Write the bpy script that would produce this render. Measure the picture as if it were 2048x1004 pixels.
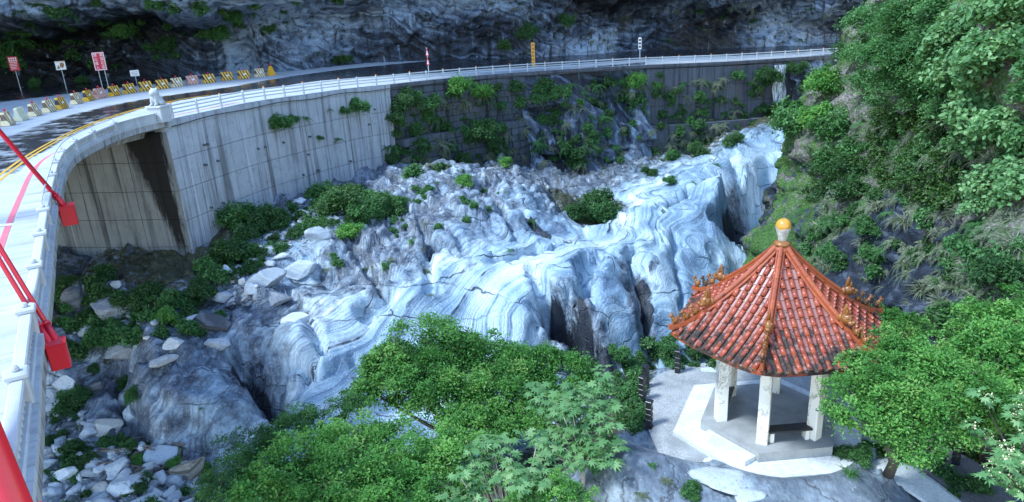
import bpy, math, random
import numpy as np
from mathutils import Vector, Matrix
from mathutils.bvhtree import BVHTree

for _o in list(bpy.data.objects): bpy.data.objects.remove(_o)
random.seed(7); rng = np.random.default_rng(7)
scene = bpy.context.scene
COL = scene.collection

# ------------------------------------------------------------------ camera
F_PX, PITCH, ROLL, CAM_Z = 1400.0, 19.0, 3.2, 20.0
cam_data = bpy.data.cameras.new('camera'); cam = bpy.data.objects.new('camera', cam_data)
COL.objects.link(cam); scene.camera = cam
cam_data.sensor_width = 36.0; cam_data.lens = 36.0 * F_PX / 2048.0
cam_data.clip_start = 0.2; cam_data.clip_end = 2000.0
CAM_R = Matrix.Rotation(math.radians(90 - PITCH), 3, 'X') @ Matrix.Rotation(math.radians(-ROLL), 3, 'Z')
cam.matrix_world = Matrix.Translation((0, 0, CAM_Z)) @ CAM_R.to_4x4()

# ------------------------------------------------------------------ light
SUN_EL, SUN_AZ = 55.0, 250.0         # compass style: clockwise from +Y
world = bpy.data.worlds.new('World'); scene.world = world; world.use_nodes = True
_nt = world.node_tree; _bg = _nt.nodes['Background']
_sky = _nt.nodes.new('ShaderNodeTexSky'); _sky.sky_type = 'NISHITA'; _sky.sun_disc = False
_sky.sun_elevation = math.radians(SUN_EL); _sky.sun_rotation = math.radians(SUN_AZ)
_sky.air_density = 1.0; _sky.dust_density = 0.0; _sky.ozone_density = 1.4
_nt.links.new(_sky.outputs[0], _bg.inputs[0]); _bg.inputs[1].default_value = 0.15
_sd = bpy.data.lights.new('sun', 'SUN'); _sd.energy = 1.4; _sd.angle = math.radians(11); _sd.color = (.80, .93, 1.0)
sun = bpy.data.objects.new('sun', _sd); COL.objects.link(sun)
_az, _el = math.radians(SUN_AZ), math.radians(SUN_EL)
_dir = Vector((math.sin(_az) * math.cos(_el), math.cos(_az) * math.cos(_el), math.sin(_el)))
sun.rotation_euler = (-_dir).to_track_quat('-Z', 'Y').to_euler(); sun.location = _dir * 60
scene.view_settings.view_transform = 'Standard'; scene.view_settings.look = 'None'
scene.view_settings.exposure = 2.05; scene.view_settings.gamma = 1.0
scene.view_settings.use_curve_mapping = False
scene.cycles.max_bounces = 6; scene.cycles.diffuse_bounces = 3; scene.cycles.glossy_bounces = 2
scene.cycles.transmission_bounces = 3; scene.cycles.transparent_max_bounces = 4

# ------------------------------------------------------------------ photo rays
def ray(px, py):
    return CAM_R @ Vector(((px - 1024) / F_PX, -(py - 502) / F_PX, -1.0))
def at_z(px, py, z):
    d = ray(px, py); return Vector((0, 0, CAM_Z)) + d * ((z - CAM_Z) / d.z)
def at_d(px, py, D):
    d = ray(px, py); return Vector((0, 0, CAM_Z)) + d * (D / math.hypot(d.x, d.y))

# ------------------------------------------------------------------ noise
def _hash(ix, iy, iz, s):
    h = (ix * 374761393 + iy * 668265263 + iz * 1274126177 + s * 974711) & 0xffffffff
    h = ((h ^ (h >> 13)) * 1274126177) & 0xffffffff
    h = h ^ (h >> 16)
    return (h & 0xffff) / 65535.0
def vnoise(p, s=0):
    p = np.asarray(p, float); i = np.floor(p).astype(np.int64); f = p - i; u = f * f * f * (f * (f * 6 - 15) + 10)
    out = 0
    for dx in (0, 1):
        for dy in (0, 1):
            for dz in (0, 1):
                w = (u[:, 0] if dx else 1 - u[:, 0]) * (u[:, 1] if dy else 1 - u[:, 1]) * (u[:, 2] if dz else 1 - u[:, 2])
                out = out + w * _hash(i[:, 0] + dx, i[:, 1] + dy, i[:, 2] + dz, s)
    return out * 2 - 1
def fbm(p, octv=4, s=0, gain=.5, lac=2.03):
    a, o, q = 1.0, 0, np.asarray(p, float)
    for k in range(octv):
        o = o + a * vnoise(q, s + k); q = q * lac + 7.3; a *= gain
    return o
def ridged(p, octv=4, s=0, gain=.5):
    a, o, q = 1.0, 0, np.asarray(p, float)
    for k in range(octv):
        o = o + a * (1 - 2 * np.abs(vnoise(q, s + k))); q = q * 2.03 + 3.1; a *= gain
    return o
def cells(p, s=0):
    """F1, F2 and a random value of the nearest cell"""
    p = np.asarray(p, float); i = np.floor(p).astype(np.int64)
    f1 = np.full(len(p), 9.); f2 = np.full(len(p), 9.); v = np.zeros(len(p))
    for dx in (-1, 0, 1):
        for dy in (-1, 0, 1):
            for dz in (-1, 0, 1):
                c = i + np.array([dx, dy, dz])
                q = c + np.stack([_hash(c[:, 0], c[:, 1], c[:, 2], s + k) for k in (11, 23, 37)], 1)
                d = np.sqrt(((q - p) ** 2).sum(1)); r = _hash(c[:, 0], c[:, 1], c[:, 2], s + 51)
                near = d < f1
                f2 = np.where(near, f1, np.minimum(f2, d)); v = np.where(near, r, v); f1 = np.where(near, d, f1)
    return f1, f2, v
def sstep(a, b, x):
    t = np.clip((x - a) / (b - a), 0, 1); return t * t * (3 - 2 * t)

# ------------------------------------------------------------------ mesh helpers
def mesh_arrays(name, V, faces, smooth=False):
    """faces: list of index lists, or an (n,3)/(n,4) array"""
    me = bpy.data.meshes.new(name); V = np.asarray(V, np.float32)
    if isinstance(faces, np.ndarray):
        n, k = faces.shape; idx = faces.ravel().astype(np.int32); st = (np.arange(n) * k).astype(np.int32)
    else:
        n = len(faces); idx = np.array([i for f in faces for i in f], np.int32)
        ln = np.array([len(f) for f in faces], np.int32); st = np.concatenate([[0], np.cumsum(ln)[:-1]]).astype(np.int32)
    me.vertices.add(len(V)); me.vertices.foreach_set('co', V.ravel())
    me.loops.add(len(idx)); me.loops.foreach_set('vertex_index', idx)
    me.polygons.add(n); me.polygons.foreach_set('loop_start', st)
    me.polygons.foreach_set('use_smooth', np.full(n, bool(smooth)))
    me.update(calc_edges=True); me.validate()
    return me
def link(name, me, mat=None, parent=None, loc=None):
    o = bpy.data.objects.new(name, me); COL.objects.link(o)
    if mat is not None:
        if me and not len(me.materials): me.materials.append(mat)
    if parent is not None: o.parent = parent
    if loc is not None: o.location = loc
    return o
def attr(me, name, vals):
    a = me.attributes.new(name, 'FLOAT', 'POINT'); a.data.foreach_set('value', np.asarray(vals, np.float32))
def attr3(me, name, vals):
    a = me.attributes.new(name, 'FLOAT_VECTOR', 'POINT'); a.data.foreach_set('vector', np.asarray(vals, np.float32).ravel())
def tag(o, label=None, cat=None, group=None, kind=None):
    if label: o['label'] = label
    if cat: o['category'] = cat
    if group: o['group'] = group
    if kind: o['kind'] = kind
    return o
def empty(name, loc, label, cat, group=None, rz=0):
    o = bpy.data.objects.new(name, None); COL.objects.link(o); o.location = loc; o.rotation_euler.z = rz
    o.empty_display_size = .2
    return tag(o, label, cat, group)
def copy_tree(o, parent=None):
    c = o.copy(); COL.objects.link(c)
    if parent is not None: c.parent = parent
    for ch in o.children: copy_tree(ch, c)
    return c

class G:
    """collects simple solids into one mesh"""
    def __init__(s): s.v = []; s.f = []; s.n = 0
    def add(s, V, Fs):
        s.v.extend([tuple(v) for v in V]); s.f.extend([[i + s.n for i in f] for f in Fs]); s.n += len(V); return s
    def hexa(s, b, t):  # two quads, counter-clockwise seen from above
        return s.add(list(b) + list(t), [[3, 2, 1, 0], [4, 5, 6, 7], [0, 1, 5, 4], [1, 2, 6, 5], [2, 3, 7, 6], [3, 0, 4, 7]])
    def box(s, c, d, rz=0, taper=1.0):
        cx, cy, cz = c; x, y, z = d[0] / 2, d[1] / 2, d[2] / 2; ca, sa = math.cos(rz), math.sin(rz)
        r = lambda a, b, h: (cx + a * ca - b * sa, cy + a * sa + b * ca, cz + h)
        q = [(-x, -y), (x, -y), (x, y), (-x, y)]
        return s.hexa([r(a, b, -z) for a, b in q], [r(a * taper, b * taper, z) for a, b in q])
    def bbox(s, c, d, bev=.02, rz=0):  # chamfered box
        cx, cy, cz = c; x, y, z = d[0] / 2, d[1] / 2, d[2] / 2; ca, sa = math.cos(rz), math.sin(rz)
        r = lambda a, b, h: (cx + a * ca - b * sa, cy + a * sa + b * ca, cz + h)
        ring = lambda h, e: [r(sx * (x - (bev if (k % 2) == 0 else 0) - e), sy * (y - (0 if (k % 2) == 0 else bev) - e), h)
                             for k, (sx, sy) in enumerate([(-1, -1), (-1, -1), (1, -1), (1, -1), (1, 1), (1, 1), (-1, 1), (-1, 1)])]
        def rg(h, e):
            b = bev
            pts = [(-x + b, -y), (x - b, -y), (x, -y + b), (x, y - b), (x - b, y), (-x + b, y), (-x, y - b), (-x, -y + b)]
            return [r(px * (1 - e / x), py * (1 - e / y), h) for px, py in pts]
        V = rg(-z, 0) + rg(z - bev, 0) + rg(z, bev)
        Fs = [list(range(7, -1, -1)), list(range(16, 24))]
        for a in (0, 8):
            for k in range(8): Fs.append([a + k, a + (k + 1) % 8, a + 8 + (k + 1) % 8, a + 8 + k])
        return s.add(V, Fs)
    def tube(s, pts, rad, n=8, caps=True):
        pts = [Vector(p) for p in pts]; R = rad if hasattr(rad, '__len__') else [rad] * len(pts)
        V = []; Fs = []
        t0 = (pts[1] - pts[0]).normalized(); ref = Vector((0, 0, 1)) if abs(t0.z) < .9 else Vector((1, 0, 0))
        u = t0.cross(ref).normalized()
        for i, p in enumerate(pts):
            t = (pts[min(i + 1, len(pts) - 1)] - pts[max(i - 1, 0)]).normalized()
            u = (u - t * u.dot(t)).normalized(); w = t.cross(u)
            for k in range(n):
                a = 2 * math.pi * k / n; V.append(p + (u * math.cos(a) + w * math.sin(a)) * R[i])
        for i in range(len(pts) - 1):
            for k in range(n):
                Fs.append([i * n + k, i * n + (k + 1) % n, (i + 1) * n + (k + 1) % n, (i + 1) * n + k])
        if caps: Fs.append(list(range(n - 1, -1, -1))); Fs.append([(len(pts) - 1) * n + k for k in range(n)])
        return s.add(V, Fs)
    def lathe(s, prof, c=(0, 0, 0), n=16, rz=0):
        V = []; Fs = []
        for r, z in prof:
            for k in range(n):
                a = 2 * math.pi * k / n + rz; V.append((c[0] + r * math.cos(a), c[1] + r * math.sin(a), c[2] + z))
        m = len(prof)
        for i in range(m - 1):
            for k in range(n): Fs.append([i * n + k, i * n + (k + 1) % n, (i + 1) * n + (k + 1) % n, (i + 1) * n + k])
        Fs.append(list(range(n - 1, -1, -1))); Fs.append([(m - 1) * n + k for k in range(n)])
        return s.add(V, Fs)
    def prism(s, poly, z0, z1):  # poly counter-clockwise
        n = len(poly); V = [(x, y, z0) for x, y in poly] + [(x, y, z1) for x, y in poly]
        return s.add(V, [list(range(n - 1, -1, -1)), list(range(n, 2 * n))] + [[k, (k + 1) % n, n + (k + 1) % n, n + k] for k in range(n)])
    def xf(s, m):
        s.v = [tuple(m @ Vector(v)) for v in s.v]; return s
    def build(s, name, mat, parent=None, smooth=False, loc=None):
        return link(name, mesh_arrays(name, s.v, s.f, smooth), mat, parent, loc)
    def mesh(s, name, mat, smooth=False):
        me = mesh_arrays(name, s.v, s.f, smooth); me.materials.append(mat); return me

def grid_faces(nu, nv):
    a = (np.arange(nu - 1)[:, None] * nv + np.arange(nv - 1)[None, :]).ravel()
    return np.stack([a, a + nv, a + nv + 1, a + 1], 1)

# ------------------------------------------------------------------ materials
class Mat:
    def __init__(s, name, rough=.8, spec=.3):
        s.m = bpy.data.materials.new(name); s.m.use_nodes = True; s.t = s.m.node_tree
        s.b = s.t.nodes['Principled BSDF']; s.b.inputs['Roughness'].default_value = rough
        s.b.inputs['Specular IOR Level'].default_value = spec
    def n(s, typ, **kw):
        nd = s.t.nodes.new('ShaderNode' + typ)
        for k, v in kw.items():
            if k.startswith('_'): setattr(nd, k[1:], v)
            else:
                i = nd.inputs[int(k[1:])] if k[0] == 'i' and k[1:].isdigit() else nd.inputs[k.replace('__', ' ')]
                s.put(i, v)
        return nd
    def put(s, inp, v):
        if isinstance(v, bpy.types.NodeSocket): s.t.links.new(v, inp)
        elif isinstance(v, (tuple, list)) and len(v) == 3 and inp.type == 'RGBA': inp.default_value = (*v, 1)
        else: inp.default_value = v
    def math(s, op, a, b=0.0, clamp=False):
        nd = s.n('Math', _operation=op, _use_clamp=clamp); s.put(nd.inputs[0], a); s.put(nd.inputs[1], b); return nd.outputs[0]
    def vmath(s, op, a, b=(0, 0, 0)):
        nd = s.n('VectorMath', _operation=op); s.put(nd.inputs[0], a); s.put(nd.inputs[1], b)
        return nd.outputs['Value'] if op == 'DOT_PRODUCT' else nd.outputs[0]
    def pos(s): return s.n('NewGeometry').outputs['Position']
    def obj(s): return s.n('TexCoord').outputs['Object']
    def attr(s, name, vec=False):
        a = s.n('Attribute', _attribute_name=name); return a.outputs['Vector' if vec else 'Fac']
    def scale(s, v, sc, rot=(0, 0, 0)):
        nd = s.n('Mapping'); s.put(nd.inputs[0], v); nd.inputs['Scale'].default_value = sc; nd.inputs['Rotation'].default_value = rot
        return nd.outputs[0]
    def noise(s, v, sc=1.0, det=4, rough=.55, dist=0.0, color=False):
        nd = s.n('TexNoise'); s.put(nd.inputs['Vector'], v); nd.inputs['Scale'].default_value = sc
        nd.inputs['Detail'].default_value = det; nd.inputs['Roughness'].default_value = rough; nd.inputs['Distortion'].default_value = dist
        return nd.outputs['Color' if color else 'Fac']
    def noise1(s, w, sc=1.0, det=4, rough=.6):
        nd = s.n('TexNoise', _noise_dimensions='1D'); s.put(nd.inputs['W'], w); nd.inputs['Scale'].default_value = sc
        nd.inputs['Detail'].default_value = det; nd.inputs['Roughness'].default_value = rough; return nd.outputs['Fac']
    def vor(s, v, sc=1.0, feat='F1', out='Distance'):
        nd = s.n('TexVoronoi', _feature=feat); s.put(nd.inputs['Vector'], v); nd.inputs['Scale'].default_value = sc; return nd.outputs[out]
    def ramp(s, fac, stops, interp='LINEAR'):
        nd = s.n('ValToRGB'); s.put(nd.inputs[0], fac); cr = nd.color_ramp; cr.interpolation = interp
        while len(cr.elements) < len(stops): cr.elements.new(.5)
        for e, (p, c) in zip(cr.elements, stops):
            e.position = p; e.color = (*c, 1) if hasattr(c, '__len__') else (c, c, c, 1)
        return nd.outputs[0]
    def mix(s, fac, a, b, mode='MIX'):
        nd = s.n('Mix', _data_type='RGBA', _blend_type=mode)
        s.put(nd.inputs[0], fac); s.put(nd.inputs[6], a); s.put(nd.inputs[7], b); return nd.outputs[2]
    def color(s, c): s.put(s.b.inputs['Base Color'], c); return s
    def rough(s, r): s.put(s.b.inputs['Roughness'], r); return s
    def bump(s, h, strength=.5, dist=.05):
        nd = s.n('Bump'); s.put(nd.inputs['Height'], h); nd.inputs['Strength'].default_value = strength
        nd.inputs['Distance'].default_value = dist; s.t.links.new(nd.outputs[0], s.b.inputs['Normal']); return s

def paint(name, col, rough=.5, spec=.4, wear=.25, dirt=(.12, .11, .1), sc=6):
    m = Mat(name, rough, spec); p = m.pos(); n = m.noise(p, sc, 6, .65)
    c = m.mix(m.ramp(n, [(.52, 0), (.75, wear)]), col, dirt)
    m.color(m.mix(m.math('MULTIPLY', m.noise(p, sc * 6, 2), .25), c, tuple(x * .6 for x in col))); m.bump(n, .15, .01); return m.m

def m_marble():
    """white marble with grey schist foliation; 'white' says how polished and pale the rock is, 'strat' is the warped height across the layers"""
    m = Mat('marble_rock', .55, .4); p = m.pos(); w = m.attr('white'); veg = m.attr('soil')
    n1 = m.noise(p, 1.1, 4, .6); n2 = m.noise(p, 7, 4, .65); brk = m.noise(p, .35, 3, .6); big = m.noise(p, .16, 4, .6)
    t = m.math('ADD', m.attr('strat'), m.math('MULTIPLY', n1, .12))
    band = m.noise1(t, .6, 4, .6); fine = m.noise1(t, 5.5, 3, .7); line = m.noise1(t, 2.2, 5, .72)
    pale = m.ramp(m.math('ADD', m.math('MULTIPLY', band, .42), m.math('MULTIPLY', big, .62)), [(.38, (.10, .155, .235)), (.47, (.25, .36, .46)), (.54, (.42, .53, .60)), (.65, (.70, .76, .78))])
    pale = m.mix(m.math('MULTIPLY', m.ramp(fine, [(.40, .7), (.50, 0)]), m.ramp(brk, [(.42, .12), (.58, 1)])), pale, (.10, .17, .27))
    pale = m.mix(m.math('MULTIPLY', m.ramp(line, [(.36, .95), (.40, 0)]), m.ramp(brk, [(.46, .03), (.56, 1)])), pale, (.03, .045, .07))
    pale = m.mix(m.ramp(n2, [(.56, 0), (.70, .5)]), pale, (.84, .88, .88))
    grey = m.ramp(m.math('ADD', m.math('MULTIPLY', band, .3), m.math('MULTIPLY', n1, .7)), [(.32, (.04, .05, .07)), (.46, (.11, .13, .165)), (.56, (.22, .255, .30)), (.68, (.46, .51, .56))])
    grey = m.mix(m.ramp(fine, [(.40, .65), (.50, 0)]), grey, (.045, .055, .075))
    grey = m.mix(m.ramp(n2, [(.54, 0), (.66, .35)]), grey, (.44, .50, .55))
    wob = m.math('ADD', w, m.math('MULTIPLY', m.math('SUBTRACT', n1, .5), .8))
    c = m.mix(m.ramp(wob, [(.34, 0), (.70, 1)]), grey, pale)
    fr = m.vor(m.vmath('ADD', m.scale(p, (.10, .32, .40), (0, 0, .9)), m.vmath('MULTIPLY', m.noise(p, .5, 3, color=True), (.35, .35, .35))), 1.0, 'DISTANCE_TO_EDGE')
    frk = m.math('MULTIPLY', m.ramp(fr, [(.004, 1), (.014, 0)]), m.ramp(brk, [(.40, 1), (.56, .0)]))
    c = m.mix(m.math('MULTIPLY', frk, .85), c, (.02, .025, .035))
    c = m.mix(m.ramp(m.math('ADD', m.attr('wet_shade'), m.math('MULTIPLY', m.math('SUBTRACT', line, .5), 1.3)), [(.38, 0), (.58, .94)]), c, (.010, .013, .020))
    soil = m.math('ADD', veg, m.math('MULTIPLY', m.math('SUBTRACT', m.noise(p, 2.4, 5, .7), .5), 1.4))
    sc = m.ramp(n2, [(.3, (.03, .026, .018)), (.55, (.06, .065, .03)), (.75, (.13, .13, .10))])
    c = m.mix(m.ramp(soil, [(.50, 0), (.64, 1)]), c, sc)
    m.color(c); m.rough(m.ramp(band, [(.3, .4), (.7, .65)]))
    h = m.math('ADD', m.math('MULTIPLY', fine, .6), m.math('ADD', m.math('MULTIPLY', line, .9), m.math('MULTIPLY', n2, .55)))
    h = m.math('SUBTRACT', h, m.math('MULTIPLY', frk, .6))
    m.bump(h, .9, .13); return m.m

def m_knoll():
    m = Mat('knoll_rock', .5, .4); p = m.pos(); veg = m.attr('soil')
    big = m.noise(p, .5, 5, .6, .6); f = m.noise(m.scale(p, (3, 1.2, 3), (0, 0, .7)), 2.2, 7, .68)
    c = m.ramp(big, [(.3, (.08, .10, .13)), (.5, (.17, .205, .245)), (.66, (.31, .36, .40)), (.8, (.52, .57, .60))])
    c = m.mix(m.ramp(f, [(.40, .6), (.56, 0)]), c, (.07, .08, .10))
    c = m.mix(m.ramp(m.noise(p, 7, 6, .7), [(.58, 0), (.75, .6)]), c, (.48, .5, .5))
    cr = m.vor(m.vmath('ADD', p, m.vmath('MULTIPLY', m.noise(p, 1.2, 3, color=True), (1.2, 1.2, 1.2))), .42, 'DISTANCE_TO_EDGE')
    c = m.mix(m.ramp(cr, [(0, .9), (.012, 0)]), c, (.03, .03, .035))
    soil = m.math('ADD', veg, m.math('MULTIPLY', m.math('SUBTRACT', m.noise(p, 2.5, 6, .7), .5), 1.3))
    c = m.mix(m.ramp(soil, [(.48, 0), (.62, 1)]), c, m.ramp(m.noise(p, 14, 5, .7), [(.3, (.03, .024, .016)), (.55, (.07, .055, .03)), (.75, (.11, .12, .05))]))
    m.color(c); m.bump(m.math('ADD', f, m.math('ADD', m.math('MULTIPLY', m.ramp(cr, [(0, 0), (.03, 1)]), .6), m.math('MULTIPLY', m.noise(p, 12, 5, .6), .4))), .6, .06); return m.m

def m_cliff(name, dark, mid, light, lvl=.5, wet=.35, streak=True, moss=0.0, sc=1.0):
    """'bright' is the pale share of the rock at a place, 'strat' the warped height across its layers"""
    m = Mat(name, .6, .45); p = m.pos(); br = m.attr('bright'); t = m.attr('strat')
    n1 = m.noise(p, 1.1 * sc, 6, .68); t2 = m.math('ADD', t, m.math('MULTIPLY', n1, .5))
    lay = m.noise1(t2, 1.6 * sc, 4, .68)
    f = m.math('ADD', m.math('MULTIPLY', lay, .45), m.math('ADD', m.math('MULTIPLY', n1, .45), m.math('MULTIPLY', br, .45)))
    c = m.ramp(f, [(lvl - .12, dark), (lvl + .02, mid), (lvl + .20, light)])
    if streak:
        st = m.noise(m.scale(p, (1.2, 1.2, .07)), 1.4, 3, .6)
        c = m.mix(m.ramp(st, [(.54, 0), (.64, .8)]), c, tuple(x * .5 for x in dark))
        c = m.mix(m.ramp(st, [(.30, .6), (.38, 0)]), c, light)
    if moss: c = m.mix(m.ramp(m.noise(p, .5, 5, .7), [(.68 - moss * .3, 0), (.78 - moss * .3, .9)]), c, m.ramp(n1, [(.3, (.012, .022, .008)), (.6, (.04, .07, .02)), (.8, (.10, .11, .06))]))
    m.color(c); m.rough(m.ramp(n1, [(.4, wet), (.65, .75)]))
    m.bump(m.math('ADD', m.math('MULTIPLY', lay, 1.0), m.math('MULTIPLY', m.noise(p, 2.6 * sc, 6, .65), .9)), .9, .3)
    return m.m

def m_concrete(name, base, dark, streak=.5, rust=0.0, black=False):
    """'suv' is (metres along the wall, metres below its top, 0)"""
    m = Mat(name, .85, .2); p = m.pos(); uv = m.attr('suv', True)
    rnd = m.n('ObjectInfo').outputs['Random']
    n = m.noise(p, .7, 6, .65); c = m.mix(m.ramp(n, [(.35, 0), (.7, 1)]), tuple(x * .72 for x in base), base)
    c = m.mix(m.math('MULTIPLY', rnd, .35), c, tuple(x * .7 for x in base))
    s1 = m.noise(m.scale(uv, (1.5, .075, 1)), 1.0, 5, .65); s2 = m.noise(m.scale(uv, (5, .12, 1)), 1.0, 4, .6)
    s3 = m.noise(m.scale(uv, (2.4, .05, 1)), 1.0, 3, .6)
    c = m.mix(m.math('MULTIPLY', m.ramp(s1, [(.50, 0), (.64, 1)]), streak), c, dark)
    c = m.mix(m.math('MULTIPLY', m.ramp(s2, [(.54, 0), (.68, 1)]), streak * .9), c, dark)
    c = m.mix(m.math('MULTIPLY', m.ramp(s3, [(.62, 0), (.70, 1)]), .5), c, tuple(min(.8, x * 1.5) for x in base))
    c = m.mix(m.ramp(m.noise(p, 2.6, 7, .75), [(.58, 0), (.70, .5)]), c, dark)
    if rust: c = m.mix(m.math('MULTIPLY', m.ramp(m.noise(m.scale(uv, (.55, .05, 1)), 1.0, 3), [(.60, 0), (.70, 1)]), rust), c, (.16, .07, .03))
    if black:
        sx = m.n('SeparateXYZ', i0=uv); s, dn = sx.outputs[0], sx.outputs[1]
        wob = m.math('MULTIPLY', m.math('SUBTRACT', m.noise(m.scale(uv, (3, .5, 1)), 1.0, 5, .7), .5), 1.6)
        a = m.math('ADD', s, wob)
        wid = m.math('SUBTRACT', 3.0, m.math('MULTIPLY', dn, .34))
        inside = m.math('MULTIPLY', m.ramp(m.math('SUBTRACT', m.math('ADD', wid, .25), a), [(0, 0), (.45, 1)]), m.ramp(m.math('SUBTRACT', a, .1), [(0, 0), (.3, 1)]))
        c = m.mix(m.math('MULTIPLY', inside, .95), c, (.004, .0045, .005))
    m.color(c); m.bump(m.math('ADD', m.noise(p, 6, 6, .7), m.math('MULTIPLY', s2, .4)), .4, .03); return m.m

def m_leaf(name, cols, trans=.35, rough=.45):
    m = Mat(name, rough, .35); a = m.attr('rnd')
    st = [(i / max(1, len(cols) - 1), c) for i, c in enumerate(cols)]
    c = m.ramp(a, st)
    oi = m.n('ObjectInfo').outputs['Random']
    c = m.mix(m.math('MULTIPLY', oi, .3), c, tuple(x * .55 for x in cols[0]))
    m.color(c)
    tr = m.n('BsdfTranslucent'); m.put(tr.inputs[0], m.mix(.5, c, (.10, .22, .02)))
    mx = m.n('MixShader'); mx.inputs[0].default_value = trans
    m.t.links.new(m.b.outputs[0], mx.inputs[1]); m.t.links.new(tr.outputs[0], mx.inputs[2])
    m.t.links.new(mx.outputs[0], m.t.nodes['Material Output'].inputs[0]); return m.m
# ================================================================== STRUCTURE
def spline(pts, step):
    P = np.array([tuple(p) for p in pts], float); n = len(P); out = []
    for i in range(n - 1):
        p0, p1, p2, p3 = P[max(i - 1, 0)], P[i], P[i + 1], P[min(i + 2, n - 1)]
        for t in np.linspace(0, 1, 24, endpoint=False):
            out.append(.5 * (2 * p1 + (p2 - p0) * t + (2 * p0 - 5 * p1 + 4 * p2 - p3) * t * t + (3 * p1 - p0 - 3 * p2 + p3) * t ** 3))
    out.append(P[-1]); out = np.array(out)
    s = np.concatenate([[0], np.cumsum(np.linalg.norm(np.diff(out[:, :2], axis=0), axis=1))])
    q = np.linspace(0, s[-1], int(s[-1] / step) + 1)
    return np.stack([np.interp(q, s, out[:, k]) for k in range(out.shape[1])], 1), q
def road_z_px(px): return 15 - 2.6 * max(0, (px - 500) / 1190)

E_PTS = [(4, -10.2, 15), (-1.8, 0, 15), (-5.9, 7.2, 15), (-7.8, 10.4, 15), (-9.9, 14.1, 15), (-12.9, 19.3, 15), (-15.4, 23.8, 15), (-17.5, 27.7, 15), (-18.9, 31, 15),
         (-19.9, 35.2, 15), (-20.1, 38.3, 15), (-19.6, 40.8, 15), (-18.4, 44.7, 15), (-17, 48.5, 15), (-15, 53.5, 14.8), (-12.5, 58.7, 14.6), (-9.8, 62.5, 14.4),
         (-6.4, 67.2, 14.2), (-.2, 73.2, 13.9), (7.9, 77.8, 13.6), (16.2, 81.4, 13.3), (26.2, 84.7, 12.9), (33.8, 87.4, 12.7), (43.9, 92, 12.4), (60, 99, 12), (84, 108, 11.5)]
EC, ES = spline(E_PTS, .25)
ET = np.gradient(EC[:, :2], axis=0); ET /= np.linalg.norm(ET, axis=1)[:, None]
EN = np.stack([ET[:, 1], -ET[:, 0]], 1)            # outward (towards the gorge)
def e_at(s, off=0.0, z=0.0):
    i = np.interp(s, ES, np.arange(len(ES)))
    f = lambda a: np.interp(i, np.arange(len(ES)), a)
    return np.array([f(EC[:, 0]) + f(EN[:, 0]) * off, f(EC[:, 1]) + f(EN[:, 1]) * off, f(EC[:, 2]) + z])
def e_ang(s):
    i = int(np.clip(np.searchsorted(ES, s), 0, len(ES) - 1)); return math.atan2(ET[i, 1], ET[i, 0])
def e_near(x, y): return ES[np.argmin((EC[:, 0] - x) ** 2 + (EC[:, 1] - y) ** 2)]
S_COR = e_near(-19.6, 40.8); S_B = e_near(-9.8, 62.5); S_C = e_near(2.2, 75); S_D = e_near(16.2, 81.4); S_W = e_near(33.6, 87.3); S_END = ES[-1]

# -- materials of the setting
def m_asphalt():
    m = Mat('asphalt', .8, .4); p = m.pos(); w = m.attr('wet')
    n = m.noise(p, .9, 6, .65); fn = m.noise(p, 40, 2, .6)
    dry = m.ramp(m.noise(m.scale(p, (1, 1, 1)), .5, 6, .7), [(.3, (.36, .385, .415)), (.7, (.50, .525, .555))])
    dry = m.mix(m.ramp(m.noise(m.scale(p, (.25, 1.4, 1), (0, 0, .55)), 1.2, 6, .65), [(.55, 0), (.72, .3)]), dry, (.23, .24, .265))
    wt = m.math('ADD', w, m.math('MULTIPLY', m.math('SUBTRACT', n, .5), .9))
    k = m.ramp(wt, [(.42, 0), (.6, 1)])
    c = m.mix(k, dry, m.ramp(fn, [(.3, (.014, .014, .018)), (.7, (.035, .035, .042))]))
    m.color(c); m.rough(m.mix(k, (.85, .85, .85), m.ramp(n, [(.4, .12), (.7, .4)])))
    m.bump(m.math('ADD', m.math('MULTIPLY', n, .5), m.math('MULTIPLY', fn, .3)), .2, .01); return m.m
MAT_ROAD = m_asphalt()
MAT_YEL = paint('yellow_road_paint', (.62, .36, .05), .6, .3, .5, (.14, .12, .1), 2)
MAT_WHT = paint('white_road_paint', (.75, .76, .76), .6, .3, .4, (.3, .3, .3), 2)
MAT_PINK = paint('red_road_paint', (.68, .16, .2), .6, .3, .35, (.4, .3, .3), 2)
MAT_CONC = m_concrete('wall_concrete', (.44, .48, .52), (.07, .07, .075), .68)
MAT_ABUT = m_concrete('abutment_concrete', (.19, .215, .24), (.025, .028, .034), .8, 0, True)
MAT_DARK = m_concrete('old_masonry', (.11, .125, .145), (.018, .02, .026), .8)
MAT_DARK2 = m_concrete('stained_concrete', (.13, .14, .16), (.022, .024, .03), .85, .8)
MAT_WHITEC = m_concrete('white_concrete', (.56, .58, .59), (.18, .19, .20), .5)
MAT_GIRD = m_concrete('girder_concrete', (.42, .42, .41), (.05, .05, .055), .9)
MAT_MARBLE = m_marble(); MAT_KNOLL = m_knoll()
MAT_BACK = m_cliff('wet_cliff_rock', (.002, .003, .005), (.045, .064, .098), (.27, .355, .46), .63, .3, True, .10)
MAT_SEC3 = m_cliff('gorge_wall_rock', (.012, .015, .023), (.065, .09, .13), (.28, .36, .45), .63, .4, True, .12, .8)

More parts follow.
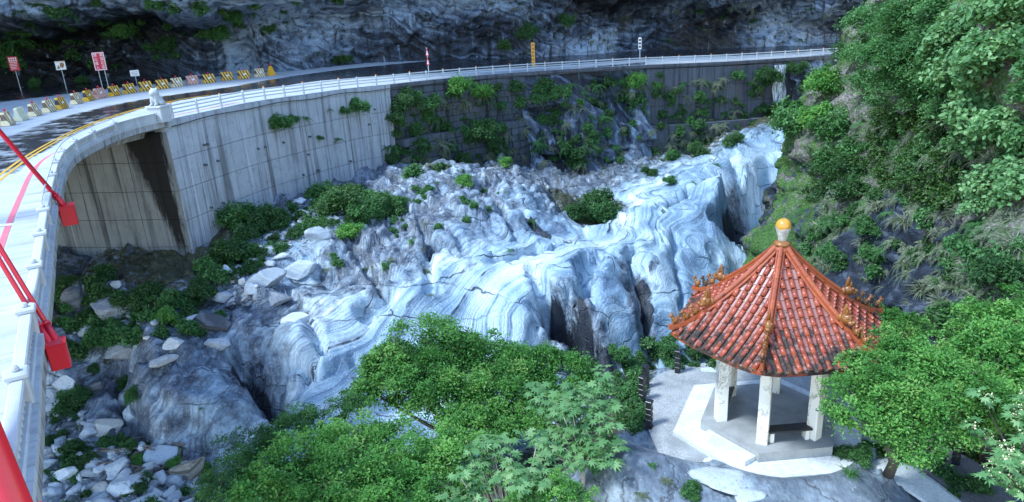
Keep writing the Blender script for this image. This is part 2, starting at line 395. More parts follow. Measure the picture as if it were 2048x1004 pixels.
# -- road surface
yl_px = [(-260, 560), (-120, 455), (0, 355), (70, 305), (150, 262), (220, 235), (300, 212), (400, 193), (550, 176), (700, 161), (850, 150), (1000, 139.5), (1280, 121), (1560, 108), (1690, 99)]
YL, YLS = spline([(*at_z(x, y, road_z_px(x)).xy, road_z_px(x)) for x, y in yl_px], .5)
YT = np.gradient(YL[:, :2], axis=0); YT /= np.linalg.norm(YT, axis=1)[:, None]
I_PTS = [(-8, -16), (-13, -5), (-16.5, 2), (-19, 6), (-22, 9.5), (-27, 14), (-34, 19), (-46, 25), (-60, 32), (-66, 42), (-68, 54), (-66, 68), (-60, 76), (-52, 79), (-44.7, 80.5), (-35, 82),
         (-25, 82), (-18, 85), (-9, 91), (0, 92), (10, 97), (19, 103), (33, 104), (50, 109), (68, 117), (90, 126)]
IC, _ = spline([(*p, 0) for p in I_PTS], .25)
NI = 300
# matched parameter: both curves resampled so that partner points face each other
_m = [(0, 0), (S_COR, .565), (S_B, .655), (S_C, .73), (S_D, .80), (S_END, 1)]
su = np.linspace(0, S_END, NI); iu = np.interp(su, [a for a, b in _m], [b for a, b in _m]) * (len(IC) - 1)
Pin = np.stack([np.interp(iu, np.arange(len(IC)), IC[:, k]) for k in (0, 1)], 1)
Pout = np.array([e_at(s, -.05)[:3] for s in su])
NJ = 44; V = []; W = []
for i in range(NI):
    for j in range(NJ):
        t = (j / (NJ - 1)) ** 1.25
        xy = Pout[i, :2] * (1 - t) + Pin[i] * t; V.append((xy[0], xy[1], Pout[i, 2]))
V = np.array(V)
dd = np.full(len(V), 1e9); sd = np.zeros(len(V)); al = np.zeros(len(V))
for i in range(0, len(YL), 1):
    d = np.hypot(V[:, 0] - YL[i, 0], V[:, 1] - YL[i, 1]); k = d < dd
    sd[k] = (YT[i, 0] * (V[k, 1] - YL[i, 1]) - YT[i, 1] * (V[k, 0] - YL[i, 0])); al[k] = YLS[i]; dd = np.minimum(dd, d)
x0 = 20.  # arc where the plaza starts narrowing
wide = np.interp(al, [0, 25, 45, 60, 75, 95], [2.2, 2.6, 3.6, 7, 12, 14])
wet = sstep(-1.0, -.2, sd) * (1 - sstep(wide, wide + 2, sd)) * .95
wet = np.maximum(wet, .75 * sstep(15, 20, sd) * (al > 20))
wet = np.maximum(wet, .45 * sstep(40, 60, al) * (sd < -.3) * (sd > -1.6))
wet *= .62 + .38 * sstep(28, 48, al); wet *= sstep(4, 16, al)
road_me = mesh_arrays('road', V, grid_faces(NI, NJ)[:, ::-1].copy()); attr(road_me, 'wet', wet)
road = tag(link('road', road_me, MAT_ROAD), kind='structure')
def strip(name, C3, off, width, dz, mat, i0=0, i1=None, parent=None):
    C3 = C3[i0:i1]; T = np.gradient(C3[:, :2], axis=0); T /= np.linalg.norm(T, axis=1)[:, None]; N = np.stack([-T[:, 1], T[:, 0]], 1)
    a = C3[:, :2] + N * (off - width / 2); b = C3[:, :2] + N * (off + width / 2); z = C3[:, 2:3] + dz
    Vv = np.stack([np.hstack([a, z]), np.hstack([b, z])], 1).reshape(-1, 3)
    return link(name, mesh_arrays(name, Vv, grid_faces(len(C3), 2)), mat, parent)
for o_ in (-.13, .13): strip('centre_line', YL, o_, .13, .008, MAT_YEL, 0, None, road)
strip('edge_line', EC, 1.15, .16, .008, MAT_PINK, int(8 / .25), len(EC) - 40, road)
wl = np.array([at_z(-60, 454, 15), at_z(70, 447, 15)]); wl = np.array([tuple(v) for v in wl])
strip('stop_line', wl, 0, .22, .012, MAT_WHT, 0, None, road)

# -- generic wall following the edge curve
def wall_panels(parent, s0, s1, ds, z_top, z_bot, dz, mat, off=0.0, thick=.35, gap=.025, jitter=.012, name='panel', batter=0.0, seed=1, rough=0.0):
    r = random.Random(seed); n = max(1, int(round((s1 - s0) / ds))); es = np.linspace(s0, s1, n + 1)
    rows = max(1, int(round((z_top - z_bot) / dz)))
    for j in range(rows):
        sh = (ds * .5 if (rough and j % 2) else 0)
        for i in range(n):
            a, b = es[i] + sh + gap / 2, min(es[i + 1] + sh, s1 + .3) - gap / 2
            if b - a < .2: continue
            m_ = 4; q = np.linspace(a, b, m_); Vv = []; uv = []; jo = r.uniform(0, jitter) + (r.uniform(-rough, rough) if rough else 0)
            d0, d1 = j * dz + gap / 2, (j + 1) * dz - gap / 2
            for face in (0, 1):
                for d in (d0, d1):
                    for s in q:
                        o_ = off + jo + batter * d - (thick if face else 0)
                        p = e_at(s, o_, z_top - 15 - d); p[2] = p[2]
                        Vv.append(p); uv.append((s, d, 0))
            Fs = []
            for k in range(m_ - 1):
                Fs += [[k, m_ + k, m_ + k + 1, k + 1], [2 * m_ + k, 2 * m_ + k + 1, 3 * m_ + k + 1, 3 * m_ + k],
                       [k, k + 1, 2 * m_ + k + 1, 2 * m_ + k], [m_ + k, 3 * m_ + k, 3 * m_ + k + 1, m_ + k + 1]]
            Fs += [[0, 2 * m_, 3 * m_, m_], [m_ - 1, 2 * m_ - 1, 4 * m_ - 1, 3 * m_ - 1]]
            me = mesh_arrays(name, Vv, Fs); attr3(me, 'suv', uv); link(name, me, mat, parent)
def band(name, parent, s0, s1, o0, o1, z0, z1, mat, step=.5):
    q = np.linspace(s0, s1, max(2, int((s1 - s0) / step))); Vv = []; uv = []
    for s in q:
        for o_, z in ((o0, z0), (o1, z0), (o1, z1), (o0, z1)):
            Vv.append(e_at(s, o_, z)); uv.append((s, z1 - z, 0))
    Fs = []
    for i in range(len(q) - 1):
        for k in range(4): Fs.append([i * 4 + k, i * 4 + (k + 1) % 4, (i + 1) * 4 + (k + 1) % 4, (i + 1) * 4 + k][::-1])
    Fs += [[0, 1, 2, 3], [len(q) * 4 - 1, len(q) * 4 - 2, len(q) * 4 - 3, len(q) * 4 - 4]]
    me = mesh_arrays(name, Vv, Fs); attr3(me, 'suv', uv); return link(name, me, mat, parent)

rw = empty('retaining_wall', e_at((S_COR + S_B) / 2, 0, -9), 'pale streaked concrete retaining wall curving below the road beside the bridge', 'wall')
rw.location = (0, 0, 0)
band('core', rw, S_COR + .1, S_B, -.9, -.12, -11, -.45, MAT_CONC)
wall_panels(rw, S_COR, S_B, 2.55, 14.62, 5.2, 1.88, MAT_CONC, 0, .4, .03, .02)
band('coping', rw, S_COR + .15, S_B, -.5, .10, -.42, -.02, MAT_CONC)
for _k in range(22):
    _s = random.uniform(S_COR + 1.5, S_B - 1); _d = random.choice((1.9, 3.1, 4.4, 5.8))
    _p0, _p1 = e_at(_s, -.05, -_d), e_at(_s, .20, -_d - .03)
    G().tube([_p0, _p1], .07, 8).build('weep_pipe', MAT_DARK, rw)
mw = empty('masonry_wall', (0, 0, 0), 'dark mossy stone block wall under the road hung with shrubs', 'wall')
band('core', mw, S_B, S_C + 1, -.9, -.2, -12, -.5, MAT_DARK)
wall_panels(mw, S_B + .05, S_C, 1.5, 14.55, 10.2, .62, MAT_DARK, -.05, .4, .05, .05, 'stone_block', .0, 3, .11)
wall_panels(mw, S_B + .05, S_C, 1.7, 10.2, 4.0, .7, MAT_DARK, .9, .9, .05, .05, 'stone_block', .03, 4, .13)
band('coping', mw, S_B + .02, S_C, -.5, .10, -.42, -.02, MAT_DARK2)
cw = empty('tiered_wall', (0, 0, 0), 'dark tiered concrete wall with rust streaks beside the waterfall', 'wall')
band('core', cw, S_D - 1, S_W + 4, -.9, -.2, -14, -.5, MAT_DARK2)
wall_panels(cw, S_D, S_W + 3, 3.2, 14.5, 8.2, 2.1, MAT_DARK2, 0, .4, .035, .03, 'panel', .02, 5)
wall_panels(cw, S_D, S_W - 2, 3.6, 8.2, 2.4, 2.9, MAT_DARK2, 1.3, 1.3, .04, .04, 'panel', .04, 6)
band('coping', cw, S_C - .3, S_W + 16, -.5, .12, -.42, -.02, MAT_DARK2)

# -- abutment below the bridge end
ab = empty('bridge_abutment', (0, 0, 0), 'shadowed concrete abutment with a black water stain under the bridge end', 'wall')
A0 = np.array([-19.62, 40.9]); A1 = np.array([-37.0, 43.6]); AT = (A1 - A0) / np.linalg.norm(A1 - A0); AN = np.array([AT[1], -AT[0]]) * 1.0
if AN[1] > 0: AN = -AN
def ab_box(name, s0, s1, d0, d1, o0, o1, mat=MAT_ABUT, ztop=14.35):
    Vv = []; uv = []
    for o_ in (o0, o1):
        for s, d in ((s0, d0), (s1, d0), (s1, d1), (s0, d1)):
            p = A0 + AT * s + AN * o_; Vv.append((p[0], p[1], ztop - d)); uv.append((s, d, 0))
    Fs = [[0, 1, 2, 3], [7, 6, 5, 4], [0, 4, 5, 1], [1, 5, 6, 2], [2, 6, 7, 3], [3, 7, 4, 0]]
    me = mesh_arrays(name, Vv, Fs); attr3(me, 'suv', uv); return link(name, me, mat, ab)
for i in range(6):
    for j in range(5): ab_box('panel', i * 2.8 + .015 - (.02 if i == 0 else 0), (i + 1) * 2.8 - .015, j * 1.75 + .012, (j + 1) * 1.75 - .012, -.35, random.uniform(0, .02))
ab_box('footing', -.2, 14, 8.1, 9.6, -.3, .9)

# -- bridge
br = empty('road_bridge', (0, 0, 0), 'curving white concrete road bridge with balustrade and red stay cables', 'bridge')
def deck():
    q = np.linspace(2, S_COR - .02, 90); Vv = []; uv = []
    prof = [(-.0, -.03), (.0, -.34), (-.45, -.46), (-1.3, -.55), (-1.5, -.95), (-2.2, -.95), (-2.4, -.55), (-9.2, -.55), (-9.4, -.05)]
    for s in q:
        for o_, z in prof: Vv.append(e_at(s, o_, z)); uv.append((s, -z * 3, 0))
    k = len(prof); Fs = []
    for i in range(len(q) - 1):
        for j in range(k): Fs.append([i * k + j, (i + 1) * k + j, (i + 1) * k + (j + 1) % k, i * k + (j + 1) % k])
    me = mesh_arrays('deck', Vv, Fs); attr3(me, 'suv', uv); return link('deck', me, MAT_GIRD, br)
deck()
S_B0 = 10.5
band('sidewalk', br, 4, S_COR - 1.4, -.98, -.305, -.02, .09, MAT_WHITEC)
band('plinth', br, 4, S_COR - .4, -.30, .03, -.03, .10, MAT_WHITEC)
gp = G().bbox((0, 0, .27), (.28, .24, .54), .03).bbox((0, 0, .56), (.33, .31, .07), .02).lathe([(.04, .59), (.06, .62), (.05, .66), (.02, .68)], n=8)
post_me = gp.mesh('post', MAT_WHITEC)
ns = 17; ps = np.linspace(S_B0 - 2.62, S_COR - 4.2, ns)
for s in ps:
    o = link('post', post_me, None, br); p = e_at(s, -.14, 0); o.location = p; o.rotation_euler.z = e_ang(s)
def panel_mesh(L):
    g = G(); g.bbox((0, 0, .465), (L, .18, .09), .02); g.bbox((0, 0, .13), (L, .18, .06), .02)
    n = int(L / .21)
    for k in range(n): g.bbox((-L / 2 + (k + .5) * L / n, 0, .29), (.085, .06, .26), .015)
    return g.mesh('balustrade_panel', MAT_WHITEC)
MAT_INFILL = m_concrete('shaded_panel_concrete', (.30, .30, .30), (.12, .12, .12), .5)  # recess shade painted in as a darker grey than the frame
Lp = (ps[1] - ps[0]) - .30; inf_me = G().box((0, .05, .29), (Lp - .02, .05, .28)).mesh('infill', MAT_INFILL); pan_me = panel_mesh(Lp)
for i in range(ns - 1):
    s = (ps[i] + ps[i + 1]) / 2; a, b = e_at(ps[i], -.14), e_at(ps[i + 1], -.14)
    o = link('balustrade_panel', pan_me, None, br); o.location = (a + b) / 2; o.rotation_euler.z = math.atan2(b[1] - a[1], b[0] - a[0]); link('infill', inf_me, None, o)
band('end_parapet', br, ps[-1] + .16, S_COR - .55, -.27, -.02, .10, .46, MAT_WHITEC)
band('end_coping', br, ps[-1] + .16, S_COR - .55, -.31, .02, .46, .53, MAT_WHITEC)
MAT_STEEL = paint('galvanised_steel', (.52, .55, .57), .45, .5, .3, (.3, .3, .3), 3)
G().tube([e_at(s, -.14, .76) for s in np.linspace(ps[9], ps[-1], 60)], .022, 6).build('handrail', MAT_STEEL, br)
for s in ps[9:]: G().tube([e_at(s, -.14, .64), e_at(s, -.14, .76)], .018, 6).build('handrail_stub', MAT_STEEL, br)
MAT_RED = paint('red_steel_paint', (.62, .012, .03), .38, .5, .18, (.30, .01, .02), 3)
PYL = Vector(at_d(-487, -297, 26))
for k, (bx, by, w_, h_, rad, sep) in enumerate([(137, 428, .42, .60, .055, .075), (117, 708, .30, .46, .042, .055), (45, 1085, .40, .5, .20, 0)]):
    zc = 14.72
    p = at_z(bx, by, zc); s = e_near(p.x, p.y); base = Vector(e_at(s, .02 + w_ / 2, 0)); base.z = zc; ang = e_ang(s)
    if not sep: base = Vector(at_z(bx, by, 15.1))
    g = G().bbox((0, 0, 0), (w_ * 1.05, w_, h_), .02); g.box((0, 0, h_ / 2 + .004), (w_ * 1.12, w_ * 1.1, .03)); g.box((w_ * .3, w_ * .52, 0), (.06, .03, h_ * .9)); [g.lathe([(.018, h_ / 2 + .015), (.018, h_ / 2 + .04)], (sx_ * w_ * .42, sy_ * w_ * .40, 0), 6) for sx_ in (-1, 1) for sy_ in (-1, 1)]
    o = g.build('anchor_box', MAT_RED, br, loc=base); o.rotation_euler.z = ang
    d = (PYL - base).normalized(); side = d.cross(Vector((0, 0, 1))).normalized()
    for sg in ((-1, 1) if sep else (0,)):
        a = base + side * sg * sep + Vector((0, 0, h_ * .3))
        g = G().tube([a, PYL + side * sg * sep], rad, 12)
        if sep: g.tube([a, a + d * .5], rad * 1.35, 12); g.tube([a + d * .5, a + d * .54], rad * 1.7, 12)
        g.build('stay_cable', MAT_RED, br, True)
mast_b = Vector((-27.5, 12.5, 14.5))
G().tube([mast_b, PYL + (PYL - mast_b).normalized() * 1.2], [.55, .4], 12).build('mast', MAT_RED, br, True)

# -- overhanging cliff behind the road
def surf(name, P, nu, nv, mat, smooth=True, flip=False):
    f = grid_faces(nu, nv)
    if flip: f = f[:, ::-1].copy()
    return link(name, mesh_arrays(name, P, f, smooth), mat)
CB_PTS = [(-62, 20), (-70, 44), (-66, 58), (-58, 67), (-50, 70.5), (-44.7, 71.8), (-35.4, 73), (-28, 74.2), (-23, 76), (-17.3, 82.6), (-9.2, 87.4), (0, 88.4), (10, 93.5), (19, 99.2), (27, 99.6), (33, 100.3), (42, 103.5), (50, 106), (70, 114), (90, 122)]
CB, CBS = spline([(*p, 0) for p in CB_PTS], .33)
CT = np.gradient(CB[:, :2], axis=0); CT /= np.linalg.norm(CT, axis=1)[:, None]; CN = np.stack([CT[:, 1], -CT[:, 0]], 1)
zz = np.concatenate([np.arange(9, 26, .26), np.arange(26, 52, .9)]); nu, nv = len(CB), len(zz)
S2, Z2 = np.meshgrid(CBS, zz, indexing='ij'); sf, zf = S2.ravel(), Z2.ravel()
base = np.repeat(CB[:, :2], nv, 0); nrm = np.repeat(CN, nv, 0)
zr = np.interp(base[:, 0], [-25, 50, 90], [15, 12.4, 11.5])
h = zf - zr
p3 = np.stack([base[:, 0], base[:, 1], zf], 1)
# the roof of the overhang: starts lower on the left, higher in the middle
roof = np.interp(base[:, 0], [-70, -45, -36, -22, -8, 8, 20, 40, 60], [4.5, 5.0, 5.4, 5.8, 8.5, 8.0, 6.0, 5.0, 4.5]) + 1.3 * vnoise(np.stack([sf * .16, sf * 0, sf * 0 + 3], 1), 5)
amp = np.interp(base[:, 0], [-70, -40, -15, 5, 25, 60], [5.5, 5.5, 3.8, 2.4, 3.8, 3.2])
off = amp * (sstep(-1.5, 2.5, h - roof) - .35 * sstep(0, 1, h / np.maximum(roof, 1)) * (1 - sstep(-1.0, .5, h - roof))) + np.clip(h, 0, 99) * .02 + .28 * np.clip(h - roof - 4, 0, 30)
off += 1.5 * fbm(p3 * [.11, .11, .17], 3, 20) + .85 * ridged(np.stack([p3[:, 0] * .33 + p3[:, 2] * .2, p3[:, 1] * .33, p3[:, 2] * .55 - p3[:, 0] * .25], 1), 3, 31)
f1, f2, cv = cells(np.stack([p3[:, 0] * .42 + zf * .18, p3[:, 1] * .42, zf * .55 - p3[:, 0] * .2], 1), 3)
off += (cv - .5) * 1.3 + .28 * fbm(p3 * .9, 3, 44, .55)
off = np.where(off > 0, off * (.12 + .88 * sstep(1.2, 4.2, h)), off * sstep(-1, 1.5, h)) - .5 - 4.5 * (1 - sstep(-27, -20, base[:, 0])) * (1 - sstep(4, 7, h))
P = p3.copy(); P[:, :2] += nrm * off[:, None]
P[:, 2] += .4 * fbm(p3 * .6, 3, 77) * sstep(0, 3, h)
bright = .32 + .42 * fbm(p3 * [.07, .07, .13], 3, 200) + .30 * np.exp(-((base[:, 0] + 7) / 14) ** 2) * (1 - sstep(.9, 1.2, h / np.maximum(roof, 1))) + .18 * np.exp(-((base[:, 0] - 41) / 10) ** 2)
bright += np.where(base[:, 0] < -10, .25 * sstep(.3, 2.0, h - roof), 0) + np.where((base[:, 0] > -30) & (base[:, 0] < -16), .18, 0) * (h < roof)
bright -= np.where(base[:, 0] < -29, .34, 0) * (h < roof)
strat = np.stack([p3[:, 0] * .33, p3[:, 1] * .1, zf * 1.0], 1).sum(1) + 1.6 * fbm(p3 * .16, 3, 210)
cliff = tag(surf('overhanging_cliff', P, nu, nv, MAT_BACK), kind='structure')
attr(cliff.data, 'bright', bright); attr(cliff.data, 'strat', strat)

# -- natural rock below the road, between the masonry and the tiered wall, and beyond the waterfall
def rock_face(name, s0, s1, top, bot, foot, seed, mat, blk=.45):
    q = np.arange(s0, s1, .22); zz = np.arange(bot, top, .2); nu, nv = len(q), len(zz)
    A = np.array([e_at(s) for s in q]); N = np.array([e_at(s, 1) - e_at(s) for s in q])[:, :2]
    zf = np.tile(zz, nu); b = np.repeat(A[:, :2], nv, 0); n = np.repeat(N, nv, 0); zr = np.repeat(A[:, 2], nv)
    dn = np.clip(zr - zf, 0, 99); u = np.repeat((q - s0) / (s1 - s0), nv)
    p = np.stack([b[:, 0], b[:, 1], zf], 1)
    # upright slabs: every cell is a plane of its own, so that the blocks keep flat faces and sharp steps
    ql = np.stack([p[:, 0] * blk + zf * .10 + .25 * fbm(p * .5, 2, seed), p[:, 1] * blk * .3, zf * blk * .42], 1)
    f1, f2, cv = cells(ql, seed); i_ = np.round(cv * 97)
    tilt = (np.sin(i_ * 12.9) * np.repeat(q, nv) * 0 + np.sin(i_ * 4.1) * .22 * (zf % 5 - 2.5))
    o = -.25 + foot * (dn / 10) ** 1.3 * (.35 + .65 * np.sin(np.pi * np.clip(u, .02, .98))) + ((cv - .35) * 2.2 + tilt) * sstep(.2, 2, dn) - .5 * (1 - sstep(0, .05, f2 - f1)) * sstep(.3, 2, dn)
    o += (.9 * fbm(p * [.22, .22, .10], 3, seed + 5) + .16 * ridged(p * [1.1, 1.1, .4], 3, seed + 9)) * sstep(.2, 2.5, dn)
    pb = p.copy(); p[:, :2] += n * o[:, None]
    ob = tag(surf(name, p, nu, nv, mat, True, True), kind='structure')
    attr(ob.data, 'bright', .30 + .3 * fbm(pb * [.2, .2, .1], 3, seed + 30) + .25 * (cv - .5)); attr(ob.data, 'strat', pb @ np.array([.5, .2, .6]) + fbm(pb * .2, 2, seed + 40))
    return ob
rock_face('gorge_wall', S_C - .8, S_D + .4, 13.75, -1, 4.2, 61, MAT_SEC3)
rock_face('gorge_wall', S_W + 1.5, S_END - 2, 12.75, -1, 3.5, 83, MAT_SEC3)
# -- gorge floor: heights (and paleness, soil) at points read off the photograph
CP = [  # px, py, z, white, soil
 (130,560,6.3,.1,.5),(230,585,6.2,.15,.5),(340,590,6.2,.2,.6),(400,540,6.7,.2,.8),(470,480,7.1,.3,.7),(560,425,7.5,.3,.5),(640,392,7.3,.3,.5),(720,372,7.0,.3,.4),
 (160,640,5.6,.3,.5),(220,630,5.5,.5,.2),(300,640,5.0,.2,.8),(420,620,5.3,.4,.5),(120,740,4.2,.3,.4),(200,720,4.0,.2,.5),(270,720,4.2,.05,.35),(310,672,5.2,.15,.15),
 (390,675,5.2,.35,.25),(340,770,4.3,.35,.0),(440,750,4.5,.45,.0),(255,800,3.0,.2,.3),(270,870,2.6,.35,.1),(400,880,2.7,.4,0),(480,860,2.6,.5,0),(440,820,3.6,.5,0),(330,850,3.4,.35,0),(300,760,4.2,.3,0),
 (130,820,2.8,.4,.3),(110,920,2.4,.5,.2),(200,900,2.4,.5,.25),(160,990,2.2,.5,.2),(330,960,2.2,.4,.25),(420,990,2.0,.3,.3),(250,990,2.2,.5,.2),
 (470,700,4.4,.45,0),(500,770,3.0,.2,0),(545,820,2.0,.3,0),(560,640,5.0,.35,0),(620,560,5.8,.5,.1),(520,560,6.2,.55,.2),(500,640,5.2,.3,.0),(560,500,6.8,.6,.25),(640,700,4.2,.75,0),(560,720,4.1,.5,0),(680,780,2.8,.85,0),(600,800,3.0,.75,0),
 (700,620,5.0,.7,0),(720,660,4.2,.95,0),(800,650,4.0,.95,0),(760,570,5.3,.35,.1),(780,500,6.0,.25,.15),(700,500,6.6,.3,.2),(650,450,7.2,.45,.3),(850,600,4.9,.95,0),(880,540,5.5,.75,0),(950,600,4.2,.95,0),
 (1000,650,3.2,.95,0),(900,650,3.6,1,0),(1050,640,3.0,.9,0),(1000,520,5.3,.85,0),(1060,560,4.6,.95,0),(1080,515,5.2,.95,0),(1160,500,5.1,1,0),(800,450,6.6,.25,.15),
 (800,390,7.6,.3,.15),(870,372,7.9,.35,.1),(950,390,7.3,.35,.0),(1030,425,6.3,.5,.0),(900,440,6.6,.35,.0),(1000,470,5.9,.6,.0),(1095,465,4.9,.6,.0),(1135,485,4.3,.6,.1),(840,345,7.6,.3,.4),(960,345,7.2,.3,.4),(1040,375,6.3,.3,.2),(1080,420,5.4,.5,.1),
 (1180,430,3.4,.2,.9),(1160,455,3.2,.3,.8),(1210,420,3.4,.2,.9),(1120,395,4.0,.2,.6),(1130,370,3.6,.1,.4),(1200,355,3.2,.2,.5),(1260,370,3.2,.5,.3),(1300,350,3.4,.6,.4),(1240,400,3.6,.7,.3),
 (1260,430,4.2,.9,0),(1330,408,4.5,.95,0),(1400,395,4.6,.95,0),(1470,415,3.9,.9,0),(1500,405,3.6,.85,0),(1390,345,4.6,.8,.15),(1440,350,4.4,.8,.1),(1300,460,4.0,1,0),(1225,475,4.2,1,0),(1340,350,3.6,.6,.4),
 (1540,262,5.4,.7,.15),(1490,290,5.0,.75,.2),(1550,300,4.2,1,0),(1585,270,5.0,.9,.1),(1500,335,4.2,.85,0),(1440,310,4.6,.7,.3),(1560,240,6.0,.4,.8),(1620,235,6.2,.3,.7),(1540,370,2.8,.8,0),(1480,250,5.0,.3,.8),(1400,300,3.4,.3,.7),(1330,320,2.4,.3,.6),
 (1200,520,4.6,1,0),(1220,570,3.3,.9,0),(1230,640,1.6,.8,0),(1240,710,-.2,.75,0),(1290,530,3.4,.9,0),(1310,610,1.4,.85,0),(1330,690,-.6,.85,0),(1390,490,3.4,.9,0),(1390,570,1.2,.8,0),(1440,510,2.2,.75,0),(1470,470,2.6,.8,0),(1360,450,4.0,1,0),(1420,440,3.8,1,0),
 (1150,710,.8,.0,0),(1100,690,1.4,.3,0),(1150,650,2.1,.0,0),(1185,670,1.6,.0,0),(1120,630,2.8,.1,0),(1500,470,.6,.15,0),(1485,500,.2,.1,0),(1290,585,2.0,.35,0),(1300,640,.8,.4,0),  # low paleness in the hollow and slot paints in their shade
]
WP = [  # x, y, z, white, soil directly in the place
 (-30,30,4.5,.3,.4),(-26,20,2.4,.4,.3),(-40,38,6,.3,.4),(-45,20,3,.3,.3),(-20,10,2.2,.4,.3),(-12,12,2.0,.4,.3),(-6,10,2.2,.3,.5),(-4,14,2.2,.3,.6),(-9,18,2.0,.4,.5),(-4,20,2.0,.5,.5),(-1,23,2.0,.4,.6),(-8,24,2.2,.8,.2),(-4,27,1.8,.8,.1),
 (0,28,.6,.7,.2),(4,29,.2,.4,.6),(8,31,-1.5,.5,.2),(13,31,-3,.5,.2),(9,36,-2.2,.7,0),(13,40,-2.5,.7,0),(17.6,46.5,-2.5,.3,0),(20.8,52,-1.8,.3,0),(16,28,-2,.2,.4),(18,24,1,.2,.5),(21,36,-1,.1,.5),(24,50,1,.1,.5),(26,62,4,.1,.5),(33,74,5,.2,.6),
 (-20,50,7.6,.3,.4),(-15,62,7,.3,.4),(-8,72,6,.2,.5),(5,84,3,.2,.5),(20,90,2,.2,.5),(40,92,6,.2,.5),(-30,55,8,.2,.5),(30,100,4,.2,.5),(44,80,7,.2,.5),(42,60,6,.2,.5),(38,40,5,.2,.5),
 # knoll with the pavilion
 (4.6,24.6,5.55,.3,.5),(6.2,26.0,5.5,.3,.5),(8.6,26.2,5.5,.3,.5),(11.5,25.6,5.3,.3,.6),(4.3,22,5.55,.3,.4),(4.3,20.4,5.5,.3,.2),(8.6,21,5.5,.3,.2),(12,21,5.45,.3,.3),(6,18.3,5.75,.3,0),(8.5,17.6,5.75,.3,0),(10.6,17.6,5.5,.3,.3),
 (7.3,18.3,5.94,.3,0),(8.6,18.0,5.98,.3,0),(9.6,18.1,5.9,.3,0),(6.5,18.3,5.85,.3,0),(7.0,16.2,5.75,.3,0),(9.5,16,5.55,.3,0),(3.4,19.8,5.95,.3,0),(2.9,18.6,6.0,.3,0),(2.2,19.6,5.2,.3,0),(1.6,18.4,4.7,.3,0),(3.6,17.3,5.3,.3,.3),(4.6,16.2,5.1,.3,.5),(2.4,16.6,4.3,.3,.5),(1,20.5,3.4,.3,.4),(2.4,22.4,4.2,.3,.8),(2.8,25,3.6,.3,.9),(5,27.6,3.4,.3,.9),(9,28.2,3.2,.3,.8),
 (12.6,17.2,5.3,.3,.2),(13.5,19.5,5.3,.3,.5),(14.5,17,5.25,.3,.4),(15.4,20,4.4,.3,.8),(17,17,4.6,.3,.8),(14.5,24,3.6,.3,.8),(12,14,5.0,.3,.3),(7,13.5,5.2,.3,.2),(16,12,5,.3,.6),(3,12.5,3.4,.3,.5),(9,8,4,.3,.4),(0,6,2.4,.3,.5),(20,14,6,.3,.6),
]
ctl = np.array([(*at_z(a, b, z), w, s) for a, b, z, w, s in CP] + [tuple(map(float, q)) for q in WP])
def rbf(ctl, XY, c=1.2, cols=(2, 3, 4)):
    A = ctl[:, :2]; n = len(A)
    ph = lambda d2: -np.sqrt(d2 + c * c)
    K = ph(((A[:, None] - A[None]) ** 2).sum(-1)) + np.eye(n) * -1e-3
    M = np.zeros((n + 1, n + 1)); M[:n, :n] = K; M[:n, n] = 1; M[n, :n] = 1
    sol = np.linalg.solve(M, np.vstack([ctl[:, cols], np.zeros((1, len(cols)))]))
    out = np.zeros((len(XY), len(cols)))
    for i in range(0, len(XY), 20000):
        q = XY[i:i + 20000]; out[i:i + 20000] = ph(((q[:, None] - A[None]) ** 2).sum(-1)) @ sol[:n] + sol[n]
    return out
def axis(*segs):
    out = []
    for a, b, st in segs: out.append(np.arange(a, b, st))
    return np.concatenate(out + [[segs[-1][1]]])
gx = axis((-48, -27, .5), (-27, 16, .14), (16, 46, .4)); gy = axis((3, 12, .4), (12, 27, .11), (27, 62, .16), (62, 102, .4))
X2, Y2 = np.meshgrid(gx, gy, indexing='ij'); XY = np.stack([X2.ravel(), Y2.ravel()], 1)
T = rbf(ctl, XY); z, white, soil = T[:, 0], np.clip(T[:, 1], 0, 1), np.clip(T[:, 2], 0, 1)
knoll_poly = np.array([(.6, 9), (1.4, 16), (.9, 19.6), (2.4, 22.6), (3.0, 25.5), (5.2, 27.8), (9.5, 28.4), (12.5, 27.2), (15, 24.5), (16.8, 20.5), (19.5, 15), (19, 9)])
def inpoly(P, poly):
    r = np.zeros(len(P), bool); n = len(poly)
    for i in range(n):
        (x1, y1), (x2, y2) = poly[i], poly[(i + 1) % n]
        c = ((y1 > P[:, 1]) != (y2 > P[:, 1])) & (P[:, 0] < (x2 - x1) * (P[:, 1] - y1) / (y2 - y1 + 1e-12) + x1); r ^= c
    return r
kn = inpoly(XY, knoll_poly)
# hollows and slots carved by the river
def carve(z, pts, w, depth, sharp=.35):
    pts = np.array(pts, float); d = np.full(len(z), 1e9); dep = np.zeros(len(z))
    for i in range(len(pts) - 1):
        a, b = pts[i, :2], pts[i + 1, :2]; ab = b - a; t = np.clip(((XY - a) @ ab) / (ab @ ab), 0, 1)
        q = np.hypot(*(XY - a - t[:, None] * ab).T); d = np.minimum(d, q)
    d = d + .25 * fbm(np.stack([XY[:, 0] * 1.2, XY[:, 1] * 1.2, XY[:, 0] * 0], 1), 3, 9)
    return z - depth * (1 - sstep(w * sharp, w, d))
g = lambda a, b, zz: tuple(at_z(a, b, zz))[:2]
z = carve(z, [g(1545, 380, 1), g(1510, 440, 0), g(1490, 500, -1), g(1450, 570, -2)], 1.6, 5)
z = carve(z, [g(1115, 628, 2.8), g(1145, 655, 2.0), g(1165, 690, 1.2), g(1180, 740, .2)], 1.5, 3.8, .5)
z = carve(z, [g(1190, 545, 3.4), g(1178, 600, 2), g(1165, 660, 1)], .9, 1.6, .1)
z = carve(z, [g(1262, 515, 3.6), g(1275, 580, 2.4), g(1295, 650, .8), g(1300, 700, -.4)], .8, 1.5, .1)
